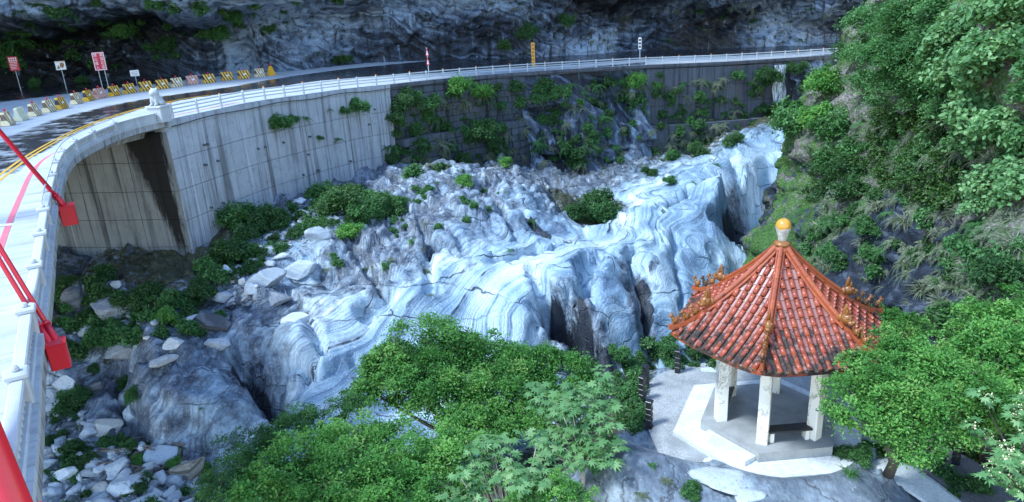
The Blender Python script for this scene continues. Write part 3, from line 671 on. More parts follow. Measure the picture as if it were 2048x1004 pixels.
z = carve(z, [g(1345, 480, 3.6), g(1350, 560, 1.8), g(1365, 640, .2)], .6, .8, .1)
z = carve(z, [g(1075, 545, 4.8), g(1085, 590, 3.4), g(1075, 640, 2.6)], .9, 1.3, .15)
z = carve(z, [g(860, 492, 6), g(940, 512, 5.6), g(1010, 512, 5.4), g(1090, 500, 5.1), g(1140, 495, 4.6)], .7, 1.1, .1)
z = carve(z, [g(700, 480, 6.6), g(740, 540, 5.8), g(770, 590, 5.2), g(730, 615, 5)], .7, 1.0, .1)
z = carve(z, [g(840, 440, 6.8), g(855, 520, 5.8), g(865, 585, 5.0)], .5, .9, .1)
z = carve(z, [g(1330, 415, 4.6), g(1390, 375, 4.6), g(1440, 385, 4.4), g(1500, 400, 3.8)], .8, 1.3, .1)
z = carve(z, [g(1440, 300, 4.8), g(1470, 330, 4.5), g(1510, 380, 4)], .7, 1.2, .1)
z = carve(z, [g(600, 620, 5.2), g(640, 690, 4.4), g(600, 760, 3.6)], .6, .8, .1)
z = carve(z, [g(700, 700, 4), g(640, 740, 3.6), g(560, 740, 3.8)], .5, .6, .1)
z = carve(z, [g(960, 380, 7.2), g(1010, 430, 6.4), g(1040, 480, 5.6)], .6, 1.0, .1)
z = carve(z, [g(470, 705, 4.4), g(490, 760, 3.4), g(530, 800, 2.6), g(580, 850, 2)], .75, 1.3, .15)
z = carve(z, [g(1055, 430, 6), g(1095, 475, 5), g(1140, 490, 4.4)], .5, .9, .1)
z = carve(z, [g(860, 470, 6), g(930, 500, 5.7), g(1000, 500, 5.5)], .4, .5, .1)
z = carve(z, [g(240, 790, 3.6), g(262, 860, 2.6), g(300, 900, 2.4)], .5, .7, .1)
wet_shade = np.zeros(len(z))  # dark wet streaks, plus shade of hollow and slots painted into the rock
def wet_shade_line(pts, w, k=1.0):
    global wet_shade
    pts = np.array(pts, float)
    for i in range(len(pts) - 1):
        a_, b_ = pts[i, :2], pts[i + 1, :2]; ab = b_ - a_; t_ = np.clip(((XY - a_) @ ab) / (ab @ ab), 0, 1); d_ = np.hypot(*(XY - a_ - t_[:, None] * ab).T); wet_shade = np.maximum(wet_shade, k * (1 - sstep(w * .55, w, d_)))
wet_shade_line([g(1115, 628, 2.8), g(1150, 655, 2.0), g(1180, 690, 1.2), g(1190, 740, .2)], 1.5)
wet_shade_line([g(1285, 560, 2.9), g(1292, 620, 1.4)], .7, .75); wet_shade_line([g(1500, 420, 3), g(1490, 480, 0), g(1470, 540, -1.5)], 1.3, .9); wet_shade_line([g(480, 730, 4), g(500, 770, 3), g(560, 840, 2)], .6, .8); wet_shade_line([g(1060, 440, 5.6), g(1095, 470, 5)], .5, .7)
p = np.stack([XY[:, 0], XY[:, 1], z], 1)
rough = np.where(kn, .22, .10 + .62 * (1 - white))
path_d = np.hypot((XY[:, 0] - 7.2) / 3.6, (XY[:, 1] - 22.6) / 3.6)
flat = np.where(kn, sstep(.85, 1.25, path_d), 1.0); flat *= np.where(kn & (XY[:, 0] > 11.6) & (XY[:, 1] < 21.5), .25, 1)
z2 = z + flat * rough * (.9 * fbm(p * [.28, .28, .3], 3, 12) + .16 * fbm(p * 1.3, 4, 18, .55))
z2 += flat * (1 - white) * np.where(kn, .12, .36) * ridged(np.stack([p[:, 0] * .5 + p[:, 1] * .15, p[:, 1] * .5, p[:, 2] * .9], 1), 3, 25)
p[:, 2] = z2
nx, ny = len(gx), len(gy); Zg = z2.reshape(nx, ny)
gz = np.stack(np.gradient(Zg, gx, gy), -1).reshape(-1, 2); N = np.stack([-gz[:, 0], -gz[:, 1], np.ones(len(gz))], 1); N /= np.linalg.norm(N, axis=1)[:, None]
wp = np.stack([fbm(p * .11, 2, 90 + k) for k in range(3)], 1); q = p + wp * 2.4 + .35 * np.stack([fbm(p * .4, 2, 95 + k) for k in range(3)], 1)
t = q @ np.array([.80, -.46, .34])
o1 = np.zeros_like(t)
flute = (.10 + .20 * sstep(-6, 2, p[:, 0])) * fbm(np.stack([t * .8, t * 0, t * 0], 1), 3, 70, .6) + .07 * ridged(np.stack([t * 3.0, t * 0 + 2, t * 0], 1), 2, 73)
tt = t * .62 + .25 * fbm(p * .35, 2, 120); saw = tt - np.floor(tt); ledge = (sstep(0, .2, saw) - saw) * .34
flute += ledge * sstep(-.15, .35, fbm(p * .16, 2, 130)) * (.5 + .5 * sstep(-8, 2, p[:, 0]))
flute = flute * np.where(kn, .15, 1.0) * flat + (.012 + .03 * (1 - white)) * fbm(p * 3.5, 3, 66) * flat
p = p + N * flute[:, None]
f1, f2, cv = cells(np.stack([p[:, 0] * .62 + p[:, 1] * .2, p[:, 1] * .5, p[:, 2] * .6], 1) + .18 * np.stack([fbm(p * .9, 2, 160 + k) for k in range(3)], 1), 40)   # broken blocks on the grey banks
p[:, 2] += np.where(kn, 0, ((cv - .5) * .95 + np.sin(np.round(cv * 97) * 4.1) * .30 * ((p[:, 0] * np.sin(cv * 40) + p[:, 1] * np.cos(cv * 40)) % 1.6 - .8)) * (1 - sstep(.25, .62, white)) * flat * (1 - .75 * soil))
PATHS = {'gravel_path': ([(4.55, 20.0), (4.5, 22.2), (4.75, 24.0), (5.6, 25.3), (7.4, 26.0), (10, 25.9), (12.0, 24.6), (12.6, 22), (12.0, 19.6), (10, 19.6), (7.2, 19.6), (5.6, 19.3)], 5.72),
         'earth_path': ([(12.5, 19.4), (13.6, 20.2), (14.6, 18.6), (14.4, 16.2), (14.0, 13.5), (12.6, 13.5), (12.9, 16)], 5.55),
         'pale_path_edge': ([(11.0, 18.9), (11.9, 19.4), (12.5, 18.6), (12.95, 16.6), (12.9, 13.6), (11.9, 13.5), (12.0, 16.4)], 5.57)}
rp = np.hypot(p[:, 0] - 8.62, p[:, 1] - 21.05); lim_ = 5.70 + .30 * sstep(2.5, 3.5, rp) + 3 * sstep(3.4, 4.6, rp); p[:, 2] = np.where(rp < 4.6, np.minimum(p[:, 2], lim_), p[:, 2])
for pts_, zp in PATHS.values():
    P2, _ = spline([(x, y, 0) for x, y in pts_] + [(*pts_[0], 0)], .3); ins = inpoly(p[:, :2], P2[:, :2]); p[ins, 2] = np.minimum(p[ins, 2], zp - .07)
gf = grid_faces(nx, ny); kf = kn[gf].all(1)
def sub(name, mask, mat):
    f = gf[mask]; u, inv = np.unique(f, return_inverse=True)
    me = mesh_arrays(name, p[u], inv.reshape(-1, 4), True); attr(me, 'white', white[u]); attr(me, 'soil', soil[u]); attr(me, 'strat', t[u]); attr(me, 'wet_shade', wet_shade[u])
    return tag(link(name, me, mat), kind='structure')
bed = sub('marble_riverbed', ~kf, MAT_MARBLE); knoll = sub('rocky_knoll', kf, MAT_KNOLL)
ZG = p[:, 2].reshape(nx, ny)
def ground_z(x, y):
    i = np.clip(np.searchsorted(gx, x) - 1, 0, nx - 2); j = np.clip(np.searchsorted(gy, y) - 1, 0, ny - 2)
    a = (x - gx[i]) / (gx[i + 1] - gx[i]); b = (y - gy[j]) / (gy[j + 1] - gy[j])
    return (ZG[i, j] * (1 - a) + ZG[i + 1, j] * a) * (1 - b) + (ZG[i, j + 1] * (1 - a) + ZG[i + 1, j + 1] * a) * b

# -- the steep vegetated slope on the right, x as a function of y and height
RC = []
for px, py, D in [(1500,520,54),(1560,400,61),(1600,300,64),(1640,200,66),(1690,110,67),(1720,10,68),(1640,420,52),(1700,560,43),(1700,300,54),(1760,420,46),(1800,560,40),(1760,180,52),(1800,60,50),(1850,640,34),(1850,300,43),(1880,470,38),(1900,150,43),(1900,20,44),
                  (1950,620,33),(1960,400,35),(2000,250,36),(2020,80,37),(2040,520,30),(2040,660,28),(2048,300,33)]:
    v = at_d(px, py, D); RC.append((v.y, v.z, v.x))
RC += [(20, 0, 17.5), (20, 10, 20), (20, 20, 24), (12, 4, 18.5), (12, 20, 25), (30, 26, 27), (45, 26, 31), (60, 26, 36), (68, 5, 32), (70, 16, 36), (74, 8, 40), (76, 20, 44), (40, -4, 19.5), (56, -4, 20.5), (28, -3, 17)]
RC = np.array(RC)
ys = np.arange(10, 78, .2); zs = np.arange(-5, 29, .2); Y3, Z3 = np.meshgrid(ys, zs, indexing='ij'); YZ = np.stack([Y3.ravel(), Z3.ravel()], 1)
xr = rbf(RC, YZ, 2.5, (2,))[:, 0]
pr = np.stack([xr, YZ[:, 0], YZ[:, 1]], 1)
f1, f2, cv = cells(pr * [.35, .35, .45], 8)
lower = 1 - sstep(4, 9, YZ[:, 1])
o_ = 1.3 * fbm(pr * [.16, .16, .2], 3, 50) + .4 * ridged(pr * [.5, .5, .6], 4, 55) + (cv - .5) * (.7 + .8 * lower) + .12 * fbm(pr * 2.2, 3, 58)
pr[:, 0] -= o_; pr[:, 2] += .35 * fbm(pr * .5, 3, 59)
def m_slope():
    m = Mat('slope_rock_and_soil', .8, .3); p = m.pos(); bare = m.attr('bare')
    zc = m.n('SeparateXYZ', i0=p).outputs[2]
    n1 = m.noise(p, .3, 6, .65); n2 = m.noise(p, 1.6, 7, .7); n3 = m.noise(p, 7, 6, .7)
    rock = m.ramp(m.noise(m.scale(p, (.6, .6, 1.6), (.3, .5, 0)), 1.2, 8, .7), [(.38, (.008, .011, .018)), (.54, (.03, .04, .06)), (.68, (.12, .145, .18)), (.82, (.34, .38, .42))])
    dirt = m.ramp(n3, [(.30, (.03, .026, .02)), (.48, (.13, .115, .10)), (.66, (.34, .31, .29))])
    moss = m.ramp(n3, [(.32, (.012, .035, .008)), (.52, (.05, .13, .02)), (.7, (.18, .23, .08))])
    k = m.math('ADD', m.math('MULTIPLY', m.math('SUBTRACT', zc, 6.0), .075), m.math('SUBTRACT', m.math('MULTIPLY', m.math('SUBTRACT', n1, .5), 2.2), m.math('MULTIPLY', bare, 1.3)))
    c = m.mix(m.ramp(m.math('ADD', k, .5), [(.42, 0), (.58, 1)]), rock, dirt)
    c = m.mix(m.ramp(m.math('ADD', m.math('MULTIPLY', n2, .6), m.math('MULTIPLY', m.math('SUBTRACT', m.noise(p, .22, 3), m.math('MULTIPLY', bare, .4)), .5)), [(.51, 0), (.60, .95)]), c, moss)
    m.color(c); m.rough(m.ramp(n1, [(.4, .45), (.6, .85)]))
    m.bump(m.math('ADD', n2, m.math('MULTIPLY', n3, .5)), .9, .22); return m.m
slope = tag(surf('gorge_slope', pr, len(ys), len(zs), m_slope(), True, True), kind='structure')

# -- river water at the bottom of the slot
def m_water():
    m = Mat('river_water', .08, .6); p = m.pos(); m.color(m.ramp(m.noise(p, .8, 4), [(.4, (.02, .06, .07)), (.7, (.07, .16, .17))]))
    m.bump(m.noise(p, 2.5, 5, .6), .3, .05); return m.m
MAT_WATER = m_water()
wv = [(x, y, -2.3 + .0 * x) for x in np.linspace(0, 26, 14) for y in np.linspace(26, 66, 20)]
tag(link('river', mesh_arrays('river', wv, grid_faces(14, 20)[:, ::-1].copy()), MAT_WATER), kind='structure')

# ------------------------------------------------------------------ casting photo rays on the built ground
def bvh_of(objs):
    Vv, Fv, n = [], [], 0
    for o in objs:
        me = o.data; co = np.empty(len(me.vertices) * 3, np.float32); me.vertices.foreach_get('co', co)
        ix = np.empty(len(me.loops), np.int32); me.loops.foreach_get('vertex_index', ix)
        ln = np.empty(len(me.polygons), np.int32); me.polygons.foreach_get('loop_total', ln)
        st = np.concatenate([[0], np.cumsum(ln)])
        M4 = o.matrix_basis; co = co.reshape(-1, 3)
        Vv += co.tolist()
        if (ln == 4).all(): Fv += (ix.reshape(-1, 4) + n).tolist()
        else: Fv += [(ix[st[i]:st[i + 1]] + n).tolist() for i in range(len(ln))]
        n += len(co)
    return BVHTree.FromPolygons(Vv, Fv)
structs = [o for o in COL.objects if o.type == 'MESH' and (o.get('kind') == 'structure') and o.name.split('.')[0] not in ('river',)]
structs += [o for o in COL.objects if o.type == 'MESH' and o.parent in (rw, mw, cw, ab)]
BVH = bvh_of(structs)
def hit(px, py):
    d = ray(px, py).normalized(); r = BVH.ray_cast(Vector((0, 0, CAM_Z)), d, 300)
    if r[0] is None: return at_d(px, py, 60), Vector((0, 0, 1))
    n = r[1]
    if n.dot(d) > 0: n = -n
    return r[0], n

_b = np.array([tuple(hit(x, y)[0]) for x, y in ((1735, 500), (1770, 560), (1830, 600), (1860, 640), (1790, 470))])
attr(slope.data, 'bare', np.clip(np.max([np.exp(-((pr - b_) ** 2).sum(1) / 9.0) for b_ in _b], 0) * 1.2, 0, 1))
# ================================================================== PAVILION
PC = Vector((8.62, 21.05, 5.5)); HX = math.radians(3.0)
pav = empty('pavilion', PC, 'hexagonal pavilion with orange tiled roof and marble columns on the rock knoll', 'pavilion')
def hexpts(R, a0=HX): return [(R * math.cos(a0 + k * math.pi / 3), R * math.sin(a0 + k * math.pi / 3)) for k in range(6)]
def m_terrazzo(name, a, b, sc=60):
    m = Mat(name, .6, .35); p = m.pos(); n = m.noise(p, sc, 3, .7); g = m.noise(p, 1.3, 5, .6)
    m.color(m.mix(m.ramp(g, [(.35, .5), (.65, 0)]), m.ramp(n, [(.38, a), (.62, b)]), tuple(x * .6 for x in a))); m.bump(n, .2, .006); return m.m
MAT_TERR = m_terrazzo('grey_terrazzo', (.24, .24, .235), (.46, .46, .45)); MAT_LEDGE = m_terrazzo('pale_ledge_concrete', (.60, .60, .58), (.78, .78, .75), 9)
MAT_PATH = m_terrazzo('fine_gravel', (.24, .24, .235), (.48, .48, .47), 26); MAT_PATHD = m_terrazzo('dark_earth_path', (.09, .085, .085), (.2, .19, .19), 22)
def m_column():
    m = Mat('column_marble', .3, .5); p = m.pos()
    q = m.vmath('ADD', p, m.vmath('MULTIPLY', m.noise(p, 1.6, 4, color=True), (.9, .9, .9)))
    v = m.noise(m.scale(q, (2, 2, .8), (.5, .4, 0)), .8, 5, .6)
    c = m.mix(m.ramp(v, [(.46, 0), (.49, .75), (.52, 0)]), (.78, .76, .70), (.22, .21, .19))
    m.color(m.mix(m.ramp(m.noise(p, .9, 4), [(.55, 0), (.75, .5)]), c, (.62, .52, .34))); return m.m
MAT_COL = m_column()
def m_tile(name, a, b, dirt=.5):
    m = Mat(name, .32, .5); p = m.pos(); z = m.n('SeparateXYZ', i0=p).outputs[2]
    r = m.n('ObjectInfo').outputs['Random']; n = m.noise(p, 2.4, 6, .72); f = m.noise(p, 14, 4, .7)
    c = m.mix(m.math('MULTIPLY', r, .8), a, b); c = m.mix(m.ramp(f, [(.5, 0), (.7, .35)]), c, tuple(x * .45 for x in a))
    low = m.math('MULTIPLY', m.math('SUBTRACT', 10.9, z), .13)
    k = m.ramp(m.math('ADD', m.math('ADD', n, low), m.math('MULTIPLY', r, .10)), [(.66 - dirt * .06, 0), (.74 - dirt * .06, .93)])
    c = m.mix(k, c, m.ramp(f, [(.35, (.012, .011, .010)), (.6, (.04, .036, .03)), (.75, (.10, .10, .08))]))
    m.color(c); m.rough(m.mix(k, (.3, .3, .3), (.9, .9, .9))); m.bump(m.math('ADD', n, f), .25, .015); return m.m
MAT_COVER = m_tile('orange_glazed_tile', (.36, .075, .035), (.24, .05, .03), -.4); MAT_PAN = m_tile('faded_pan_tile', (.28, .10, .075), (.38, .21, .18), .6)
MAT_RIDGE = m_tile('ridge_glaze', (.36, .085, .03), (.27, .06, .028), -.8); MAT_ORN = m_tile('brown_glaze', (.26, .10, .025), (.2, .07, .02), .2)
for nm, R, z0, z1, mt in (('lower_ledge', 3.38, -.9, .36, MAT_LEDGE), ('floor', 2.42, .1, .70, MAT_TERR)):
    G().prism(hexpts(R), z0, z1).build(nm, mt, pav)
hx = hexpts(2.95, HX + math.pi / 3 * 0)
a, b = Vector((*hexpts(2.62)[3], 0)), Vector((*hexpts(2.62)[4], 0)); dv = (b - a).normalized(); nv_ = Vector((dv.y, -dv.x, 0))
mid = a * .45 + b * .55
G().box((mid.x + nv_.x * .02, mid.y + nv_.y * .02, .44), (1.9, .62, .20), math.atan2(dv.y, dv.x)).build('entrance_step', MAT_LEDGE, pav)
for k in range(6):
    x, y = hexpts(1.72)[k]
    G().bbox((x, y, 2.28), (.36, .36, 3.2), .02, HX + k * math.pi / 3).build('column', MAT_COL, pav)
MAT_BLACK = paint('dark_stone', (.02, .02, .022), .35, .5, .15, (.05, .05, .05), 4)
for (i, j) in ((4, 5), (2, 3)):
    a, b = [Vector((*hexpts(1.72)[q], 0)) for q in (i, j)]; m_ = (a + b) / 2; an = math.atan2((b - a).y, (b - a).x)
    be = G().bbox((m_.x, m_.y, 1.13), ((b - a).length - .30, .40, .07), .01, an).build('bench', MAT_BLACK, pav)
    for f in (.16, .84):
        q = a.lerp(b, f); G().box((q.x, q.y, .898), (.12, .26, .38), an).build('bench_leg', MAT_COL, be)
bm = G()
for k in range(6):
    a, b = [Vector((*hexpts(1.72)[q % 6], 0)) for q in (k, k + 1)]; m_ = (a + b) / 2
    G().box((m_.x, m_.y, 3.66), ((b - a).length - .37, .22, .30), math.atan2((b - a).y, (b - a).x)).build('beam', MAT_LEDGE, pav)
DM = 3.06
def roof_z(d, w):
    t = d / DM; lr = min(1, abs(w) / max(.577 * d, 1e-3))
    return 6.98 - 2.88 * (1.36 * t - .36 * t * t) + .14 * lr ** 4 * t ** 2.5
roof = None
def roof_deck():
    V = []; Fs = []; nd, nw = 12, 8
    for k in range(6):
        a = HX + (k + .5) * math.pi / 3; ca, sa = math.cos(a), math.sin(a); b0 = len(V)
        for lay in (0, 1):
            for i in range(nd + 1):
                d = .12 + (DM - .12) * i / nd
                for j in range(nw + 1):
                    w = (2 * j / nw - 1) * .577 * d; V.append((d * ca - w * sa, d * sa + w * ca, roof_z(d, w) - .05 - lay * .10))
        n1 = (nd + 1) * (nw + 1)
        for i in range(nd):
            for j in range(nw):
                q = b0 + i * (nw + 1) + j; f = [q, q + nw + 1, q + nw + 2, q + 1]; Fs += [f, [x + n1 for x in f[::-1]]]
        for j in range(nw):
            q = b0 + nd * (nw + 1) + j; Fs.append([q, q + n1, q + n1 + 1, q + 1])
    return link('roof', mesh_arrays('roof', V, Fs, False), MAT_RIDGE, pav)
roof = roof_deck()
def half_tube(L, r, n=6):
    g = G(); V = []; Fs = []
    for x, rr in ((0, r), (L, r * 1.06)):
        for k in range(n + 1):
            a = math.pi * k / n; V.append((x, rr * math.cos(a), rr * math.sin(a)))
    m_ = n + 1
    for k in range(n): Fs.append([k, k + 1, m_ + k + 1, m_ + k])
    Fs.append(list(range(m_))); Fs.append([2 * m_ - 1 - k for k in range(m_)]); Fs.append([0, m_, 2 * m_ - 1, m_ - 1])
    return V, Fs
TL = .285; cov_me = G().add(*half_tube(TL, .082)).mesh('cover_tile', MAT_COVER, True)
cov_me.polygons.foreach_set('use_smooth', np.array([len(p_.vertices) == 4 and i_ < 6 for i_, p_ in enumerate(cov_me.polygons)]))
pw = .215; pan_v = []
for z_ in (0, -.022):
    for x in (0, TL + .03):
        for y in (-pw / 2, 0, pw / 2): pan_v.append((x, y, z_ + (0 if y else -.018) + (.02 if x else 0)))
pan_f = [[0, 3, 4, 1], [1, 4, 5, 2], [6, 7, 10, 9], [7, 8, 11, 10], [3, 9, 10, 4], [4, 10, 11, 5], [0, 1, 7, 6], [1, 2, 8, 7], [0, 6, 9, 3], [2, 5, 11, 8]]
pant_me = G().add(pan_v, pan_f).mesh('pan_tile', MAT_PAN)
cap_me = G().add(*(lambda n: ([(0, .1 * math.cos(2 * math.pi * k / n), .1 * math.sin(2 * math.pi * k / n)) for k in range(n)] + [(.05, .09 * math.cos(2 * math.pi * k / n), .09 * math.sin(2 * math.pi * k / n)) for k in range(n)],
                            [list(range(n - 1, -1, -1)), list(range(n, 2 * n))] + [[k, (k + 1) % n, n + (k + 1) % n, n + k] for k in range(n)]))(10)).mesh('eave_cap', MAT_ORN)
def frame(d, w, a, d2):
    """matrix with local x running down the slope at distance d on the face with direction a"""
    ca, sa = math.cos(a), math.sin(a); P = lambda dd: Vector((dd * ca - w * sa, dd * sa + w * ca, roof_z(dd, w)))
    x = (P(d2) - P(d)).normalized(); y = Vector((-sa, ca, 0)); y = (y - x * y.dot(x)).normalized(); z_ = x.cross(y)
    return Matrix(((x.x, y.x, z_.x, P(d).x), (x.y, y.y, z_.y, P(d).y), (x.z, y.z, z_.z, P(d).z), (0, 0, 0, 1)))
place = {'cover_tile': [], 'pan_tile': [], 'eave_cap': []}
SP = .30
for k in range(6):
    a = HX + (k + .5) * math.pi / 3
    for i in range(-5, 6):
        w = i * SP; d = DM
        place['eave_cap'].append((frame(DM - .02, w, a, DM + .05) @ Matrix.Translation((0, 0, .0)), a))
        while True:
            d2 = d; ls = TL; d = d2 - ls * .80
            if d < max(.18, abs(w) / .577 + .02): break
            place['cover_tile'].append((frame(d, w, a, d2) @ Matrix.Translation((0, 0, .015)), a))
    for i in range(-5, 5):
        w = (i + .5) * SP; d = DM
        while True:
            d2 = d; d = d2 - TL * .80
            if d < max(.22, abs(w) / .577 - .02): break
            place['pan_tile'].append((frame(d, w, a, d2) @ Matrix.Translation((0, 0, -.015)), a))
view = Vector((-8.6, -21, 8)).normalized()
for nm, me in (('cover_tile', cov_me), ('pan_tile', pant_me), ('eave_cap', cap_me)):
    L = sorted(place[nm], key=lambda q: -(math.cos(q[1]) * view.x + math.sin(q[1]) * view.y))
    for mt, _ in L[:298]:
        o = link(nm, me, None, roof); o.matrix_basis = mt
    rest = L[298:]
    if rest:
        g = G(); vs = [v.co.copy() for v in me.vertices]; fs = [list(p_.vertices) for p_ in me.polygons]
        for mt, _ in rest: g.add([mt @ v for v in vs], fs)
        o = link(nm + '_rear', mesh_arrays(nm, g.v, g.f), me.materials[0], roof); tag(o, kind='stuff')
def blob(parts, n=8):
    g = G()
    for c, r in parts:
        pr = [(max(.02, math.sin(math.pi * i / n)) , -math.cos(math.pi * i / n)) for i in range(n + 1)]
        q = G().lathe(pr, n=n); q.v = [(c[0] + x * r[0], c[1] + y * r[1], c[2] + z_ * r[2]) for x, y, z_ in q.v]; g.add(q.v, q.f)
    return g
beast_me = blob([((0, 0, .10), (.10, .06, .10)), ((.05, 0, .16), (.06, .055, .10)), ((.09, 0, .27), (.065, .055, .06)), ((.15, 0, .26), (.04, .035, .03)), ((-.10, 0, .16), (.03, .03, .11)), ((.08, .035, .05), (.025, .02, .07)), ((.08, -.035, .05), (.025, .02, .07)), ((.06, .03, .33), (.02, .015, .035)), ((.06, -.03, .33), (.02, .015, .035))], 6).mesh('ridge_beast', MAT_ORN, True)
head_me = blob([((0, 0, .16), (.17, .11, .15)), ((.13, 0, .12), (.12, .09, .07)), ((.20, 0, .17), (.06, .07, .05)), ((-.10, 0, .36), (.06, .03, .20)), ((-.02, .05, .33), (.035, .02, .11)), ((-.02, -.05, .33), (.035, .02, .11)), ((.06, .08, .24), (.04, .03, .04)), ((.06, -.08, .24), (.04, .03, .04)), ((-.16, 0, .12), (.08, .09, .12))], 7).mesh('ridge_head', MAT_ORN, True)
for k in range(6):
    a = HX + k * math.pi / 3; ca, sa = math.cos(a), math.sin(a)
    P = lambda r, dz=0: Vector((r * ca, r * sa, roof_z(r * .866, r * .5) + dz + (.10 * max(0, (r - 2.9) / .6) ** 2)))
    rd = link('hip_ridge', mesh_arrays('hip_ridge', *(lambda: (
        [P(r, dz) + Vector((-sa, ca, 0)) * w for r in np.linspace(.16, 2.36, 12) for w, dz in ((-.062, -.08), (.062, -.08), (.062, .15), (-.062, .15))],
        [[i * 4 + j, (i + 1) * 4 + j, (i + 1) * 4 + (j + 1) % 4, i * 4 + (j + 1) % 4][::-1] for i in range(11) for j in range(4)] + [[0, 1, 2, 3], [47, 46, 45, 44]]))()), MAT_RIDGE, roof)
    r = .16
    for i in range(8):
        r2 = r + .275
        for wy, dz, rad in ((0, .165, .075), (-.09, .03, .042), (.09, .03, .042)):
            y = Vector((-sa, ca, 0)); q0, q1 = P(r, dz) + y * wy, P(r2 - .006, dz) + y * wy
            g = G().tube([q0, q1], [rad * .96, rad], 8)
            g.build('ridge_tile' if rad > .06 else 'ridge_edge_tile', MAT_RIDGE, roof, False)
        r = r2
    link('lower_ridge', mesh_arrays('lower_ridge', [P(r, dz) + Vector((-sa, ca, 0)) * w for r in np.linspace(2.30, 3.62, 9) for w, dz in ((-.06, -.06), (.06, -.06), (.05, .11), (-.05, .11))],
         [[i * 4 + j, (i + 1) * 4 + j, (i + 1) * 4 + (j + 1) % 4, i * 4 + (j + 1) % 4][::-1] for i in range(8) for j in range(4)] + [[0, 1, 2, 3], [35, 34, 33, 32]]), MAT_RIDGE, roof)
    sl = math.atan2(P(2.6).z - P(2.1).z, .5)
    for nm, me, rr, dz in (('ridge_head', head_me, 2.36, .12), ('ridge_beast', beast_me, 2.72, .11), ('ridge_beast', beast_me, 3.02, .11), ('ridge_beast', beast_me, 3.38, .12)):
        o = link(nm, me, None, roof); o.location = P(rr, dz); o.rotation_euler = (0, -sl * .3, a); o.scale = (1.15,) * 3 if nm == 'ridge_beast' else (1.2,) * 3
def m_finial():
    m = Mat('peeling_orange_glaze', .2, .6); p = m.pos(); z = m.n('SeparateXYZ', i0=p).outputs[2]
    k = m.math('ADD', z, m.math('MULTIPLY', m.noise(p, 3.2, 5, .6), .55))
    f = m.ramp(m.math('SUBTRACT', k, 12.8), [(.50, 0), (.54, 1)])
    m.color(m.mix(f, m.ramp(m.noise(p, 9, 4), [(.35, (.30, .28, .25)), (.65, (.52, .51, .47))]), (.55, .25, .03))); m.rough(m.mix(f, (.7, .7, .7), (.15, .15, .15))); return m.m
fi = G().lathe([(.11, 7.06), (.13, 7.15), (.15, 7.25), (.195, 7.38), (.235, 7.52), (.24, 7.61), (.215, 7.70), (.165, 7.77), (.09, 7.815), (.05, 7.82), (.045, 7.80)], n=24).build('finial', m_finial(), roof, True)
G().lathe([(.16, 6.92), (.25, 6.95), (.27, 7.0), (.25, 7.05), (.19, 7.08), (.14, 7.10)], n=20).build('finial_ring', MAT_ORN, roof, True)
G().lathe([(.30, 6.72), (.24, 6.92), (.12, 6.95)], n=12).build('apex_cap', MAT_RIDGE, roof, True)

# -- paths on the knoll
def poly_sheet(name, pts, z, mat):
    P2, _ = spline([(x, y, 0) for x, y in pts] + [(*pts[0], 0)], .35); P2 = P2[:-1, :2]; c = P2.mean(0); V = []; n = len(P2)
    rings = [.25, .5, .75, .92, 1.0]
    for f in rings:
        for q in P2: V.append((*(c + (q - c) * f), z - (.10 if f == 1.0 else 0)))
    V.append((c[0], c[1], z)); Fs = [[len(rings) * n, k, (k + 1) % n] for k in range(n)]
    for i in range(len(rings) - 1):
        for k in range(n): Fs.append([i * n + k, (i + 1) * n + k, (i + 1) * n + (k + 1) % n, i * n + (k + 1) % n])
    V = np.array(V); V[:, 2] += .02 * fbm(np.stack([V[:, 0] * .8, V[:, 1] * .8, V[:, 0] * 0], 1), 2, 4)
    return tag(link(name, mesh_arrays(name, V, Fs, True), mat), kind='structure')
poly_sheet('gravel_path', *PATHS['gravel_path'], MAT_PATH)
poly_sheet('earth_path', *PATHS['earth_path'], MAT_PATHD)
poly_sheet('pale_path_edge', *PATHS['pale_path_edge'], MAT_LEDGE)

# -- bollards
def bollard_mesh():
    g = G().bbox((0, 0, .5), (.20, .20, 1.0), .02)
    for z_ in (.30, .52, .74): g.bbox((0, 0, z_), (.225, .225, .10), .015)
    g.bbox((0, 0, 1.04), (.25, .25, .09), .02); g.box((0, 0, .02), (.30, .30, .06)); return g.mesh('bollard', MAT_BLACK)
bol_me = bollard_mesh()
BOL = [(1355, 745, 'at the far end of the path'), (1291, 776, 'second from the far end along the path edge'), (1284, 800, 'third from the far end along the path edge'), (1298, 850, 'nearest the grey dome rock'),
       (1842, 862, 'behind the right hand tree crown'), (1912, 918, 'between the tree and the path, middle one on the right'), (2000, 948, 'nearest the right edge of the picture')]
for px, py, wh in BOL:
    q = at_z(px, py, 5.70); q.z = max(5.62, ground_z(q.x, q.y) - .02) if px < 1500 else ground_z(q.x, q.y) - .02
    o = link('bollard', bol_me, None); o.location = q; o.rotation_euler.z = random.uniform(0, 1.5)
    tag(o, 'dark grooved path bollard ' + wh, 'bollard', 'dark bollards along the paths')

